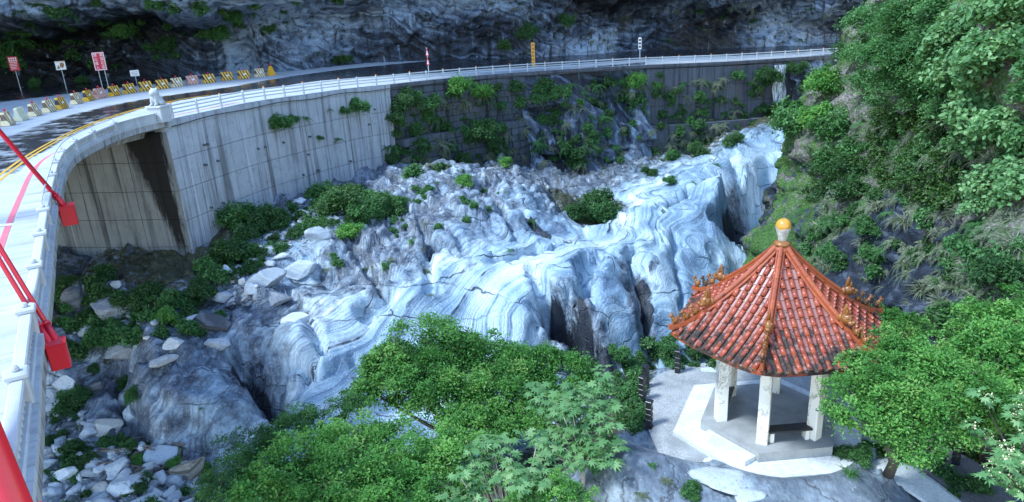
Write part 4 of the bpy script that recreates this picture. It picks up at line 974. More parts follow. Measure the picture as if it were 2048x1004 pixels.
# ================================================================== ROAD FURNITURE
# -- steel guard rail on top of the walls
gr = empty('guard_rail', (0, 0, 0), 'pale steel guard rail with tubular bars running along the wall top', 'guard rail')
s0, s1 = S_COR + 1.0, e_near(44, 92) + 6
gpost = G().bbox((0, 0, .43), (.11, .11, .86), .015).mesh('rail_post', MAT_STEEL)
MAT_ORANGE = paint('orange_reflector', (.75, .25, .02), .4, .5, .1)
refl = G().box((0, 0, .90), (.09, .09, .08)).mesh('reflector', MAT_ORANGE)
for k, s in enumerate(np.arange(s0, s1, 2.15)):
    o = link('rail_post', gpost, None, gr); o.location = e_at(s, -.22, 0); o.rotation_euler.z = e_ang(s)
    if k % 2 == 0: o2 = link('reflector', refl, None, o)
for zz_, rr in ((.74, .055), (.52, .05), (.30, .05)):
    q = np.linspace(s0 - .4, s1, 130); G().tube([e_at(s, -.30, zz_) for s in q], rr, 6).build('rail_bar', MAT_STEEL, gr, True)
G().tube([e_at(s, .16, -.32 - .05 * math.sin(s * .9)) for s in np.linspace(S_COR + .3, S_W + 5, 160)], .025, 5).build('cable_line', MAT_BLACK, rw)

# -- lion statue on its pedestal at the end of the parapet
lp = e_at(S_COR - .1, -.15, 0); lion = empty('lion_statue', lp, 'white seated stone lion on a pedestal at the end of the bridge parapet', 'statue', rz=e_ang(S_COR) - math.pi / 2)
G().bbox((0, 0, .40), (.95, .80, .84), .04).bbox((0, 0, .86), (1.05, .92, .10), .03).build('pedestal', MAT_WHITEC, lion)
body = blob([((-.02, .12, 1.12), (.30, .30, .28)), ((0, -.02, 1.32), (.26, .25, .36)), ((0, -.08, 1.62), (.27, .24, .25)), ((0, -.26, 1.60), (.17, .15, .14)), ((.15, -.22, 1.14), (.085, .09, .28)), ((-.15, -.22, 1.14), (.085, .09, .28)),
             ((.15, -.30, .97), (.10, .13, .06)), ((-.15, -.30, .97), (.10, .13, .06)), ((.26, .10, 1.06), (.13, .22, .16)), ((-.26, .10, 1.06), (.13, .22, .16)), ((0, .40, 1.22), (.08, .10, .24)), ((.17, 0, 1.84), (.06, .05, .07)), ((-.17, 0, 1.84), (.06, .05, .07))], 12)
bo = body.build('lion_body', MAT_WHITEC, lion, True); md = bo.modifiers.new('join', 'REMESH'); md.mode = 'VOXEL'; md.voxel_size = .035; md.use_smooth_shade = True

# -- striped barriers
def m_barrier(name, a, b, k=6.0):
    m = Mat(name, .5, .4); o = m.obj(); x, y, z_ = m.n('SeparateXYZ', i0=o).outputs[:3]
    t = m.math('FRACT', m.math('MULTIPLY', m.math('ADD', x, m.math('MULTIPLY', z_, .35)), k * .52)); w = m.math('GREATER_THAN', t, .56)
    p = m.pos(); c = m.mix(w, a, b); m.color(m.mix(m.ramp(m.noise(p, 5, 5, .7), [(.5, 0), (.72, .55)]), c, (.28, .25, .22))); m.bump(m.noise(p, 8, 3), .2, .02); return m.m
BM = [m_barrier('barrier_yellow_black', (.72, .40, .03), (.03, .03, .03)), m_barrier('barrier_faded', (.74, .62, .38), (.16, .09, .05)), m_barrier('barrier_pale', (.62, .60, .40), (.60, .58, .42)), m_barrier('barrier_rust', (.55, .33, .27), (.36, .15, .10))]
def barrier_mesh(mat):
    prof = [(-.30, 0), (.30, 0), (.30, .16), (.17, .40), (.11, .92), (-.11, .92), (-.17, .40), (-.30, .16)]; L = .60; V = []; n = len(prof)
    for x, f in ((-L, .93), (-L + .04, 1), (L - .04, 1), (L, .93)):
        for y, z_ in prof: V.append((x, y * f, .03 + z_ * (f if z_ > .5 else 1)))
    Fs = [list(range(n)), [3 * n + k for k in range(n - 1, -1, -1)]]
    for i in range(3):
        for k in range(n): Fs.append([i * n + k, (i + 1) * n + k, (i + 1) * n + (k + 1) % n, i * n + (k + 1) % n])
    g = G().add(V, Fs); g.box((-.3, 0, .02), (.25, .5, .05)); g.box((.3, 0, .02), (.25, .5, .05)); return g.mesh('barrier_body', mat)
BME = [barrier_mesh(m_) for m_ in BM]
lamp_me = G().lathe([(.03, .94), (.03, 1.0), (.07, 1.02), (.08, 1.08), (.06, 1.14), (.02, 1.17)], n=8).mesh('warning_lamp', MAT_RED, True)
arrow_me = G().add([(-.10, -.19, .42), (.20, -.175, .52), (.12, -.155, .66), (-.16, -.165, .56)], [[0, 1, 2, 3]]).mesh('chevron', MAT_WHT)
BP = [(3, 253, 1), (17, 251, 1), (43, 241, 2), (71, 232, 1), (100, 224, 1), (124, 218, 0), (154, 208, 1), (178, 202, 0), (201, 197, 3), (230, 192, 0), (260, 187, 0), (293, 182, 0), (326, 178, 0), (355, 174, 1), (386, 169, 3), (419, 166, 0), (455, 161, 0), (489, 158, 0), (520, 154, 1)]
ordn = ['leftmost', 'second', 'third', 'fourth', 'fifth', 'sixth', 'seventh', 'eighth', 'ninth', 'tenth', 'eleventh', 'twelfth', 'thirteenth', 'fourteenth', 'fifteenth', 'sixteenth', 'seventeenth', 'eighteenth', 'nineteenth']
pts = [at_z(x, y, 15.0) for x, y, _ in BP]
kinds = ['yellow and black striped', 'faded yellow striped', 'plain pale yellow', 'rusty reddish faded']
for i, (q, (_, _, k)) in enumerate(zip(pts, BP)):
    a, b = pts[max(0, i - 1)], pts[min(len(pts) - 1, i + 1)]; rz = math.atan2(b.y - a.y, b.x - a.x)
    wh = ' barrier, leftmost of the roadside row' if i == 0 else ' barrier, ' + ordn[i] + ' from the left in the roadside row'
    e = empty('traffic_barrier', q + Vector((0, 0, .0)), kinds[k] + wh, 'barrier', 'barriers along the road', rz + random.uniform(-.12, .12)); e.scale = (.88, .88, .86)
    link('barrier_body', BME[k], None, e)
    if k != 2: link('warning_lamp', lamp_me, None, e); o = link('chevron', arrow_me, None, e); o.location.y = -.012
q = at_z(543, 151, 15); e = empty('traffic_barrier', q, 'narrow plain yellow end barrier, last on the right of the roadside row', 'barrier', 'barriers along the road', 1.2)
MAT_BYEL = paint('barrier_plain_yellow', (.72, .36, .02), .5, .4, .3)
g = G().hexa([(-.35, -.3, .01), (.35, -.3, .01), (.35, .3, .01), (-.35, .3, .01)], [(-.12, -.1, .92), (.12, -.1, .92), (.12, .1, .92), (-.12, .1, .92)]); g.build('barrier_body', MAT_BYEL, e); link('warning_lamp', lamp_me, None, e)

# -- signs
def text_mesh(body, size, mat, name, vertical=False):
    cu = bpy.data.curves.new(name, 'FONT'); cu.body = body; cu.size = size; cu.align_x = 'CENTER'; cu.align_y = 'CENTER'; cu.extrude = .004; cu.resolution_u = 3
    cu.space_line = .98
    ob = bpy.data.objects.new(name, cu); COL.objects.link(ob); bpy.context.view_layer.update()
    me = bpy.data.meshes.new_from_object(ob.evaluated_get(bpy.context.evaluated_depsgraph_get())); bpy.data.objects.remove(ob)
    me.materials.clear(); me.materials.append(mat); return me
MAT_SIGNR = paint('sign_red', (.62, .02, .05), .45, .4, .1, (.4, .05, .05), 3); MAT_SIGNW = paint('sign_white', (.80, .80, .78), .45, .4, .15, (.5, .5, .48), 3)
MAT_SIGNO = paint('sign_orange', (.72, .33, .02), .45, .4, .15); MAT_SIGNB = paint('sign_brown', (.32, .15, .05), .5, .3, .3); MAT_SIGNK = paint('sign_black', (.03, .03, .03), .5, .3, .1)
def sign(name, px, py, z, w, h, hb, mat, label, posts=1, border=None, face=None):
    """px, py: foot of its post in the photograph; board w x h with its bottom edge hb above the ground"""
    q = at_z(px, py, z); rz = math.atan2(q.y, q.x) - math.pi / 2 if face is None else face
    e = empty(name, q, label, 'sign', None, rz); e.scale = (.86, .86, .93)
    g = G().bbox((0, 0, hb + h / 2), (w, .05, h), .012); bd = g.build('board', mat, e)
    if border is not None:
        t = .045 * min(w, h) + .01
        for cx, cz, bw, bh in ((0, hb + t, w - .04, t), (0, hb + h - t, w - .04, t), (-w / 2 + t, hb + h / 2, t, h - 3 * t - .02), (w / 2 - t, hb + h / 2, t, h - 3 * t - .02)): G().box((cx, -.029, cz), (bw, .008, bh)).build('border', border, bd)
    for k in range(posts):
        x = 0 if posts == 1 else (-.25 + .5 * k) * w
        G().tube([(x, .05, 0), (x, .05, hb + h * .8)], .04, 8).build('post', MAT_STEEL, e)
    return e, bd
def char(parent, ch, x, z_, size, mat, y=-.03):
    o = link('lettering', text_mesh(ch, size, mat, 'lettering'), None, parent); o.location = (x, y, z_); o.rotation_euler = (math.pi / 2, 0, 0); return o
e, bd = sign('warning_sign', 211, 175, 15, 1.20, 1.80, 1.72, MAT_SIGNR, 'large red sign with two columns of white characters on two posts', 2, MAT_SIGNW)
for c, col in ((.29, '易落石區'), (-.29, '禁止進入')):
    for r, ch in enumerate(col): char(bd, ch, c, 1.72 + 1.80 - .31 - r * .40, .36, MAT_SIGNW)
e, bd = sign('warning_sign', 42, 181, 15, .92, 1.45, 2.05, MAT_SIGNR, 'small red notice board with lines of white text on one post at far left', 1)
for r in range(2):
    for k in range(4): G().box((-.3 + k * .2, -.029, 2.05 + 1.45 - .2 - r * .22), (.13, .008, .15)).build('lettering', MAT_SIGNW, bd)
for r in range(5): G().box((-.02 * r, -.029, 2.05 + .84 - r * .16), (.72 - .05 * r, .008, .05)).build('lettering', MAT_SIGNW, bd)
e, bd = sign('picture_sign', 133, 178, 15, .98, .86, 1.95, MAT_SIGNW, 'white sign with a brown picture against the dark cliff foot', 1)
G().add([(-.40, -.03, 2.05), (-.05, -.03, 2.10), (-.22, -.03, 2.45)], [[0, 1, 2]]).add([(-.08, -.03, 2.25), (.18, -.03, 2.12), (.38, -.03, 2.40), (.30, -.03, 2.68), (-.02, -.03, 2.62)], [[0, 1, 2, 3, 4]]).build('picture', MAT_SIGNB, bd)
G().box((0, -.03, 2.745), (.86, .008, .05)).build('picture_band', MAT_SIGNO, bd)
e, bd = sign('notice_sign', 274, 168, 15, .92, .62, .82, MAT_SIGNW, 'low pale notice board on one short post beside the large red sign', 1)
for r in range(3): G().box((0, -.029,   .95 + r * .15), (.7 - .1 * (r == 0), .008, .035)).build('lettering', MAT_SIGNB, bd)
def on_edge(px, off=-.45):
    # point on the road edge seen at this column
    best = min(np.arange(S_COR, S_END, .25), key=lambda s: abs((lambda v: 1024 + F_PX * v.x / -v.z)(CAM_R.transposed() @ (Vector(e_at(s, off)) - Vector((0, 0, CAM_Z)))) - px)); return best
def esign(name, px, label):
    s = on_edge(px); q = Vector(e_at(s, -.45)); return empty(name, q, label, 'sign', None, math.atan2(q.y, q.x) - math.pi / 2)
e = esign('triangle_sign', 857, 'thin pole with two small red and white triangle signs by the guard rail')
G().tube([(0, .04, 0), (0, .04, 2.9)], .04, 8).build('post', MAT_STEEL, e)
for z0 in (2.15, 1.35):
    b = G().add([(-.16, 0, z0), (.16, 0, z0), (0, 0, z0 + .75), (-.16, .02, z0), (.16, .02, z0), (0, .02, z0 + .75)], [[0, 1, 2], [5, 4, 3], [0, 3, 4, 1], [1, 4, 5, 2], [2, 5, 3, 0]]).build('board', MAT_SIGNR, e)
    G().add([(-.09, -.006, z0 + .08), (.09, -.006, z0 + .08), (0, -.006, z0 + .52)], [[0, 1, 2]]).build('board_face', MAT_SIGNW, b)
e = esign('panel_sign', 1067, 'tall narrow orange sign with dark characters by the guard rail')
G().tube([(0, .06, 0), (0, .06, 2.2)], .045, 8).build('post', MAT_STEEL, e); b = G().bbox((0, 0, 1.72), (.36, .04, 2.35), .01).build('board', MAT_SIGNO, e)
for k in range(6): G().box((0, -.024, .80 + k * .37), (.22, .006, .22)).build('lettering', MAT_SIGNB, b)
e = esign('panel_sign', 1280, 'narrow white sign with three dark marks on a thin pole above the far road')
G().tube([(0, .06, 0), (0, .06, 2.9)], .04, 8).build('post', MAT_STEEL, e); b = G().bbox((0, 0, 2.35), (.34, .04, 1.25), .01).build('board', MAT_SIGNW, e)
for k in range(3): G().box((0, -.024, 1.98 + k * .37), (.22, .006, .24)).build('lettering', MAT_SIGNK, b)

# -- waterfall spilling from below the road
def m_fall():
    m = Mat('falling_water', .25, .5); p = m.pos(); n = m.noise(m.scale(p, (6, 6, .5)), 1.6, 5, .7)
    m.color(m.ramp(n, [(.3, (.45, .55, .62)), (.6, (.85, .88, .9))])); m.bump(n, .7, .08)
    m.put(m.b.inputs['Alpha'], m.ramp(m.noise(m.scale(p, (7, 7, .35)), 1.3, 5, .7), [(.38, .02), (.56, .85)])); return m.m
MAT_FALL = m_fall()
wf = []; nW = 9
for i, d in enumerate(np.linspace(0, 7.4, 34)):
    for j in range(nW):
        u = j / (nW - 1) - .5; s = S_W + u * (1.7 + .08 * d) + .18 * math.sin(d * 1.7 + j); o_ = .30 + .05 * d + .16 * math.sin(j * 1.3 + d * .7) * .5 - 1.0 * u * u
        wf.append(e_at(s, max(.24, o_) + .15 * math.sqrt(max(0, d)), -.75 - d))
w_o = link('waterfall', mesh_arrays('waterfall', wf, grid_faces(34, nW), True), MAT_FALL); tag(w_o, 'white waterfall streaming down the far wall below the road', 'waterfall')
# ================================================================== STONES
import bmesh
def rock_mesh(name, seed, mat, sub=3, sq=(1, 1, .7), facet=.30, rough=.10):
    b = bmesh.new(); bmesh.ops.create_icosphere(b, subdivisions=sub, radius=1); b.verts.ensure_lookup_table()
    V = np.array([tuple(v.co) for v in b.verts]); Fs = np.array([[v.index for v in f.verts] for f in b.faces]); b.free()
    r = np.random.default_rng(seed); D = r.normal(size=(17, 3)); D /= np.linalg.norm(D, axis=1)[:, None]; lim = r.uniform(.45, .80, 17)
    for d, l in zip(D, lim):                       # cut by planes: facets
        k = V @ d; ex = np.clip(k - l, 0, None); V = V - ex[:, None] * d[None] * (1.0 if facet else 0)
    V = V * 1.3; V = V * (1 + rough * .5 * fbm(V * 1.7 + seed * 3.3, 3, seed)[:, None]); V *= np.array(sq)
    me = mesh_arrays(name, V, Fs, True); me.materials.append(mat); return me
def m_stone(name, cols, sc=1.0, band=0.0):
    m = Mat(name, .7, .3); o = m.obj(); p = m.pos(); r = m.n('ObjectInfo').outputs['Random']
    n = m.noise(p, 2.2 * sc, 6, .68)
    c = m.ramp(m.math('ADD', m.math('MULTIPLY', n, .6), m.math('MULTIPLY', r, .5)), [(i * .8 / (len(cols) - 1) + .1, c_) for i, c_ in enumerate(cols)])
    if band: c = m.mix(m.ramp(m.noise1(m.vmath('DOT_PRODUCT', p, (.3, -.5, .8)), 5, 3, .6), [(.42, band), (.52, 0)]), c, tuple(x * .35 for x in cols[0]))
    m.color(m.mix(m.ramp(m.noise(p, 9 * sc, 5, .7), [(.52, 0), (.68, .5)]), c, tuple(x * .4 for x in cols[0]))); m.bump(n, .6, .06); return m.m
MS_GREY = m_stone('grey_stone', [(.14, .15, .17), (.28, .295, .32), (.48, .50, .52), (.62, .64, .65)]); MS_DARK = m_stone('dark_stone_rock', [(.05, .055, .065), (.11, .115, .13), (.20, .21, .23)], 1, .5)
MS_PALE = m_stone('pale_stone', [(.30, .33, .36), (.46, .49, .52), (.66, .68, .69)]); MS_CREAM = m_stone('cream_stone', [(.56, .50, .42), (.70, .66, .58)]); MS_TAN = m_stone('banded_tan_stone', [(.30, .25, .19), (.42, .36, .28)], 1, .8)
MS_BLUE = m_stone('blue_grey_stone', [(.24, .28, .33), (.40, .45, .50), (.55, .6, .64)], 1.4, .3); MS_GREEN = m_stone('green_stone', [(.06, .08, .06), (.10, .13, .09)])
BOULD = [  # px, py, half width m, squash, material, label
 (418, 650, 1.15, (1, .8, .75), MS_DARK, 'large dark banded boulder resting above the grey rock dome'), (432, 688, .75, (1.1, .7, .6), MS_PALE, 'pale rounded boulder wedged right below the dark banded boulder'),
 (132, 772, .85, (1.1, .7, .7), MS_GREY, 'wedge shaped grey boulder beside the bridge girder'), (196, 778, .8, (1, .9, .9), MS_DARK, 'dark rounded boulder between shrubs left of the rock dome'), (212, 858, .80, (1.1, .8, .65), MS_CREAM, 'cream coloured boulder on the gravel left of the rock dome'),
 (320, 908, .78, (1.1, .9, .8), MS_BLUE, 'blue grey boulder beside driftwood in front of the rock dome'), (358, 905, .38, (1, 1, 1.1), MS_GREEN, 'small dark green boulder between blue and tan rocks'), (378, 950, .95, (.8, 1.0, .95), MS_TAN, 'tan boulder with dark ripple bands at the gravel edge'),
 (258, 975, .95, (1.2, .9, .6), MS_PALE, 'bright white boulder on the gravel near the lower picture edge'), (190, 995, .95, (1.2, .8, .5), MS_BLUE, 'flat greenish grey boulder at the lower left picture edge'), (350, 968, .62, (1, .8, .8), MS_BLUE, 'grey boulder with blue veins in front of the tan rock'),
 (528, 562, 1.25, (1.2, .8, .6), MS_BLUE, 'angular blue grey block on the bank below the wall'), (453, 552, .62, (.8, .7, 1), MS_BLUE, 'upright pale blue stone among shrubs below the wall'), (452, 596, .7, (1.2, .8, .7), MS_PALE, 'cracked pale boulder above the dark banded boulder'), (500, 580, .55, (1, .8, .8), MS_PALE, 'round pale boulder left of the angular blue block'),
 (230, 618, 1.2, (1.3, .8, .7), MS_GREY, 'long pale grey boulder lying below the abutment shrubs'), (150, 615, 1.0, (.8, .7, 1.1), MS_DARK, 'tall dark boulder next to the bridge below the abutment'), (268, 655, 1.0, (1.4, .8, .5), MS_GREY, 'flat grey slab boulder right of the grassy patch below the abutment'), (232, 570, .45, (1.2, .8, .7), MS_BLUE, 'small blue grey boulder at the foot of the abutment'),
 (105, 790, .5, (1, .8, .9), MS_PALE, 'pale boulder half hidden by the bridge edge'), (112, 815, .55, (1.2, .8, .6), MS_GREY, 'low grey boulder below the pale one at the bridge edge'), (262, 838, .65, (.7, .7, 1.2), MS_BLUE, 'upright blue grey rock leaning on the left flank of the dome'), (300, 938, .5, (1.1, .8, .7), MS_GREY, 'grey boulder amid driftwood on the gravel'),
 (600, 405, .6, (1.2, .7, .7), MS_PALE, 'white stone at the foot of the retaining wall'), (1000, 318, 1.1, (.9, .8, 1.1), MS_BLUE, 'pointed blue grey rock standing below the masonry wall'), (1225, 405, .6, (1, .8, .6), MS_GREY, 'small grey rock right of the round bush in the hollow'), (530, 505, .9, (1.2, .8, .6), MS_GREY, 'grey broken block on the upper bank between shrubs'),
 (560, 480, .7, (1, .9, .7), MS_PALE, 'pale angular block above the blue block on the bank')]
BOULD += [(350, 690, .55, (1.2, .9, .6), MS_GREY, 'grey angular rock on the top of the dome'), (250, 700, 1.0, (1.2, 1, .7), MS_GREY, 'grey angular block at the upper left of the dome'), (180, 665, .8, (1, .8, .8), MS_GREY, 'grey block on the slope beside the bridge'), (330, 720, .7, (1.3, .8, .4), MS_PALE, 'pale flat block lying on the dome'),
 (550, 600, .9, (1.2, .9, .6), MS_GREY, 'grey slab under the angular blue block'), (600, 540, 1.0, (1.2, .9, .55), MS_BLUE, 'bluish slab on the bank right of the angular blue block'), (590, 640, .8, (1.3, .9, .4), MS_PALE, 'pale flat slab at the edge of the white marble'), (470, 560, .5, (1, .9, .8), MS_GREY, 'grey rock beside the upright pale blue stone'), (640, 470, .8, (1.2, .8, .7), MS_BLUE, 'blue grey block below the dark spreading shrub'),
 (230, 940, .6, (1.1, .8, .8), MS_GREY, 'grey angular rock in the middle of the gravel'), (130, 950, .5, (1.2, .8, .7), MS_PALE, 'pale angular rock at the left of the gravel'), (175, 870, .5, (1.1, .8, .7), MS_GREY, 'grey angular rock left of the cream boulder')]
for i, (px, py, r, sq, mt, lb) in enumerate(BOULD):
    q, n = hit(px, py); o = link('boulder', rock_mesh('boulder', 100 + i, mt, 4, sq)); r *= .8; o.scale = (r,) * 3; o.rotation_euler = (random.uniform(-.2, .2), random.uniform(-.2, .2), random.uniform(-.4, .4))
    o.location = q + Vector((0, 0, r * sq[2] * .12)); tag(o, lb, 'boulder')
st_me = [rock_mesh('river_stone', 300 + i, [MS_GREY, MS_PALE, MS_BLUE, MS_GREY, MS_PALE, MS_DARK, MS_CREAM, MS_GREY][i], 2, (1, random.uniform(.6, .9), random.uniform(.45, .7)), .3, .08) for i in range(8)]
def zone(px, py, poly):
    P = np.array(poly, float); lo, hi = P.min(0), P.max(0); u, v = (px - lo[0]) / (hi[0] - lo[0]), (py - lo[1]) / (hi[1] - lo[1])
    return ('upper' if v < .36 else 'middle' if v < .68 else 'lower') + ' ' + ('left' if u < .34 else 'centre' if u < .67 else 'right')
BARE_PX = np.array([(1670, 455), (1780, 430), (1860, 540), (1890, 650), (1780, 650), (1700, 570)], float)
def scatter_px(n, poly, seed):
    r = np.random.default_rng(seed); P = np.array(poly, float); lo, hi = P.min(0), P.max(0); out = []
    while len(out) < n:
        c = r.uniform(lo, hi, (n * 3, 2)); keep = inpoly(c, P) & ~(inpoly(c, BARE_PX) & (r.random(len(c)) < .72)); out += c[keep].tolist()
    return out[:n]
gravel_poly = [(95, 800), (150, 815), (235, 870), (290, 890), (420, 960), (440, 1030), (80, 1030), (88, 900)]
for n, poly, lb, grp, s0_, s1_ in ((235, gravel_poly, 'loose %s river stone at the %s of the gravel bed beside the bridge', 'river stones on the gravel bed', .11, .46), (60, [(440, 560), (600, 400), (640, 420), (560, 520), (500, 620), (450, 610)], 'broken %s stone at the %s of the bank below the concrete wall', 'broken stones on the upper bank', .16, .5),
                                   (30, [(130, 590), (340, 590), (420, 640), (300, 680), (120, 720)], 'small %s stone at the %s of the shady bank below the abutment', 'stones on the bank below the abutment', .15, .42)):
    for i, (px, py) in enumerate(scatter_px(n, poly, n)):
        q, nn = hit(px, py)
        if nn.z < .3: continue
        ki = random.randrange(8); o = link('river_stone', st_me[ki]); s = s0_ + (s1_ - s0_) * random.random() ** 2.2; o.scale = (s * random.uniform(.9, 1.4), s, s); o.rotation_euler = (random.uniform(-.3, .3), random.uniform(-.3, .3), random.uniform(0, 6)); o.location = q + Vector((0, 0, s * .2)); tag(o, lb % (['grey', 'pale', 'blue grey', 'grey', 'pale', 'dark', 'cream', 'grey'][ki], zone(px, py, poly)), 'stone', grp)
def stone_stuff(name, polys, n, s0_, s1_, mat, label):
    base_me = rock_mesh('grain', 9, mat, 1, (1, .8, .6)); vs = np.array([tuple(v.co) for v in base_me.vertices]); fs = np.array([list(p_.vertices) for p_ in base_me.polygons]); V = []; Fs = []; k = 0
    r = np.random.default_rng(n)
    for poly in polys:
        for px, py in scatter_px(n, poly, n + k % 7):
            q, nn = hit(px, py)
            if nn.z < .35: continue
            s = s0_ + (s1_ - s0_) * r.random() ** 2; a = r.uniform(0, 6.28); R_ = np.array([[math.cos(a), -math.sin(a), 0], [math.sin(a), math.cos(a), 0], [0, 0, 1]])
            V.append((vs * s * r.uniform(.7, 1.3, 3)) @ R_.T + np.array([q.x, q.y, q.z + s * .15])); Fs.append(fs + k * len(vs)); k += 1
    o = link(name, mesh_arrays(name, np.concatenate(V), np.concatenate(Fs), True), mat); tag(o, label, 'gravel', None, 'stuff')
MS_GRAVEL = m_stone('gravel_stone', [(.16, .17, .19), (.34, .36, .38), (.56, .58, .6), (.7, .72, .72)], 2.2)
stone_stuff('gravel', [gravel_poly, [(440, 600), (560, 420), (640, 400), (640, 470), (520, 620)]], 2600, .025, .10, MS_GRAVEL, 'grey gravel and pebbles covering the river bank')
MAT_WOOD = paint('weathered_wood', (.16, .13, .11), .8, .2, .5, (.06, .05, .045), 5)
for i, (px, py) in enumerate(scatter_px(34, [(250, 880), (400, 890), (400, 960), (200, 960), (180, 910)], 5)):
    q, nn = hit(px, py); L = random.uniform(.5, 1.5); a = random.uniform(-.5, .9); d = Vector((math.cos(a), math.sin(a), random.uniform(-.05, .2))) * L * .5
    o = G().tube([-d, d * .1 + Vector((0, 0, .04)), d], [.045, .04, .02], 6).build('driftwood_stick', MAT_WOOD, None, True, q + Vector((0, 0, .12))); tag(o, 'dead grey driftwood stick lying across the gravel stones', 'driftwood', 'driftwood on the gravel bed')
for (px, py, r, lb) in ((1428, 957, 1.05, 'large flat white rock on the grey outcrop in front of the pavilion'), (1495, 990, .55, 'smaller flat white rock at the lower picture edge before the pavilion'), (1420, 742, .6, 'pale flat slab at the far edge of the gravel path'), (1462, 738, .5, 'small pale slab behind the pavilion at the path edge'), (1418, 920, .22, 'small grey stone at the ledge of the pavilion step'), (1394, 746, .35, 'broken paving slab beside the far bollard'), (1655, 925, .3, 'small pale stone right of the pavilion ledge')):
    q, n = hit(px, py); o = link('flat_rock', rock_mesh('flat_rock', int(px), MS_PALE, 3, (1, .62, .16))); o.scale = (r,) * 3; o.rotation_euler.z = -.5 if px < 1440 and r > 1 else .2; o.location = q + Vector((0, 0, r * .05)); tag(o, lb, 'rock')

# ================================================================== PLANTS
GREEN_B = m_leaf('bright_leaf', [(.05, .17, .03), (.12, .36, .07), (.21, .49, .10), (.36, .58, .15)], .5)
GREEN_M = m_leaf('mid_leaf', [(.035, .11, .03), (.065, .19, .05), (.11, .28, .08), (.18, .36, .13)], .4)
GREEN_D = m_leaf('dark_leaf', [(.02, .065, .02), (.04, .115, .03), (.07, .17, .05), (.12, .23, .07)], .35)
GREEN_G = m_leaf('grey_green_blade', [(.08, .11, .07), (.15, .18, .11), (.24, .27, .16), (.38, .38, .26)], .3)
GREEN_P = m_leaf('large_pale_leaf', [(.08, .20, .07), (.15, .33, .12), (.24, .45, .17), (.36, .55, .24)], .45)
MOSS = m_leaf('moss_green', [(.012, .04, .006), (.025, .075, .01), (.05, .12, .015), (.08, .15, .03)], .15)
BARK = paint('bark', (.10, .085, .07), .9, .15, .5, (.04, .035, .03), 6); BARK_P = paint('pale_bark', (.42, .38, .33), .8, .2, .4, (.2, .18, .15), 6)
def unit(a): return a / np.maximum(np.linalg.norm(a, axis=1), 1e-6)[:, None]
def leaf_arrays(P, size, r, up=.9, asp=.5, N=None):
    n = len(P); nn = r.normal(size=(n, 3)); nn[:, 2] = np.abs(nn[:, 2]) * .6 + up
    if N is not None: nn += N * .7
    nn = unit(nn); t = unit(np.cross(nn, r.normal(size=(n, 3)))); b = np.cross(nn, t); L = (size * r.uniform(.65, 1.3, n))[:, None]; W = L * asp
    V = np.stack([P - t * L * .5, P + b * W * .5 + nn * L * .06, P + t * L * .5 - nn * L * .12, P - b * W * .5 + nn * L * .06], 1).reshape(-1, 3)
    i = np.arange(n)[:, None] * 4; return V, np.concatenate([i + [0, 1, 2], i + [0, 2, 3]], 1).reshape(-1, 3)
def crown_mesh(name, lobes, dens, leaf, seed, mat, asp=.5, clump=.33, flat=.5, per=None):
    """lobes: (centre, radius). Each lobe holds sprays of leaves on and under its skin, with gaps between them"""
    r = np.random.default_rng(seed); PP = []; RR = []; NN = []
    for c, rad in lobes:
        nc = int(18 + 13 * rad); d = unit(r.normal(size=(nc, 3))); d[:, 2] = np.where(d[:, 2] < -.25, -d[:, 2] * .5, d[:, 2])
        cc = np.array(c)[None] + d * rad * (r.uniform(.3, 1.4, nc) ** .75)[:, None] * [1, 1, .85]
        cr = rad * clump * r.uniform(.4, 1.3, nc); m = np.maximum(10, dens * cr ** 2).astype(int)
        for k in range(nc):
            g_ = r.normal(size=(m[k], 3)) * [.62, .62, .62 * flat] * cr[k]; g_[:, 2] -= .35 * (g_[:, 0] ** 2 + g_[:, 1] ** 2) / max(cr[k], .05)
            PP.append(cc[k] + g_); RR.append(np.clip(r.normal(.45, .2, m[k]) + r.normal(0, .22), 0, 1)); NN.append(np.repeat(d[k:k + 1], m[k], 0))
    P = np.concatenate(PP); V, Fs = leaf_arrays(P, leaf, r, .9, asp, np.concatenate(NN)); me = mesh_arrays(name, V, Fs, False); attr(me, 'rnd', np.repeat(np.concatenate(RR), 4)); me.materials.append(mat); return me
def tree(name, label, base, lobes, dens, leaf, seed, mat, bark=BARK, trunk=.16, group=None, asp=.5, fork=.45, twigs=2):
    base = Vector(base); e = empty(name, base, label, 'tree', group); r = random.Random(seed)
    rel = [(Vector(c) - base, rad) for c, rad in lobes]; ctr = sum((c for c, _ in rel), Vector()) / len(rel); fk = ctr * fork; fk.z = max(.4, ctr.z * fork)
    G().tube([(0, 0, -.3), fk * .5 + Vector((r.uniform(-.15, .15), r.uniform(-.15, .15), 0)), fk], [trunk * 1.25, trunk, trunk * .8], 8).build('trunk', bark, e, True)
    for c, rad in rel:
        md = fk.lerp(c, .5) + Vector((r.uniform(-.2, .2), r.uniform(-.2, .2), -.15 * rad)); g = G().tube([fk * .97, md, c], [trunk * .5, trunk * .34, trunk * .16], 6)
        for _ in range(3 * twigs):
            d = Vector((r.gauss(0, 1), r.gauss(0, 1), abs(r.gauss(.4, .6)))).normalized(); g.tube([md.lerp(c, r.uniform(.3, 1)), c + d * rad * .5, c + d * rad * .95], [trunk * .16, trunk * .1, trunk * .04], 4)
        g.build('limb', bark, e, True)
    link('crown', crown_mesh('crown', [(tuple(c), rad) for c, rad in rel], dens, leaf, seed, mat, asp), None, e); return e
def L_(rows): return [(at_d(x, y, D), r) for x, y, D, r in rows]
def gbase(x, y): return (x, y, float(ground_z(x, y)))
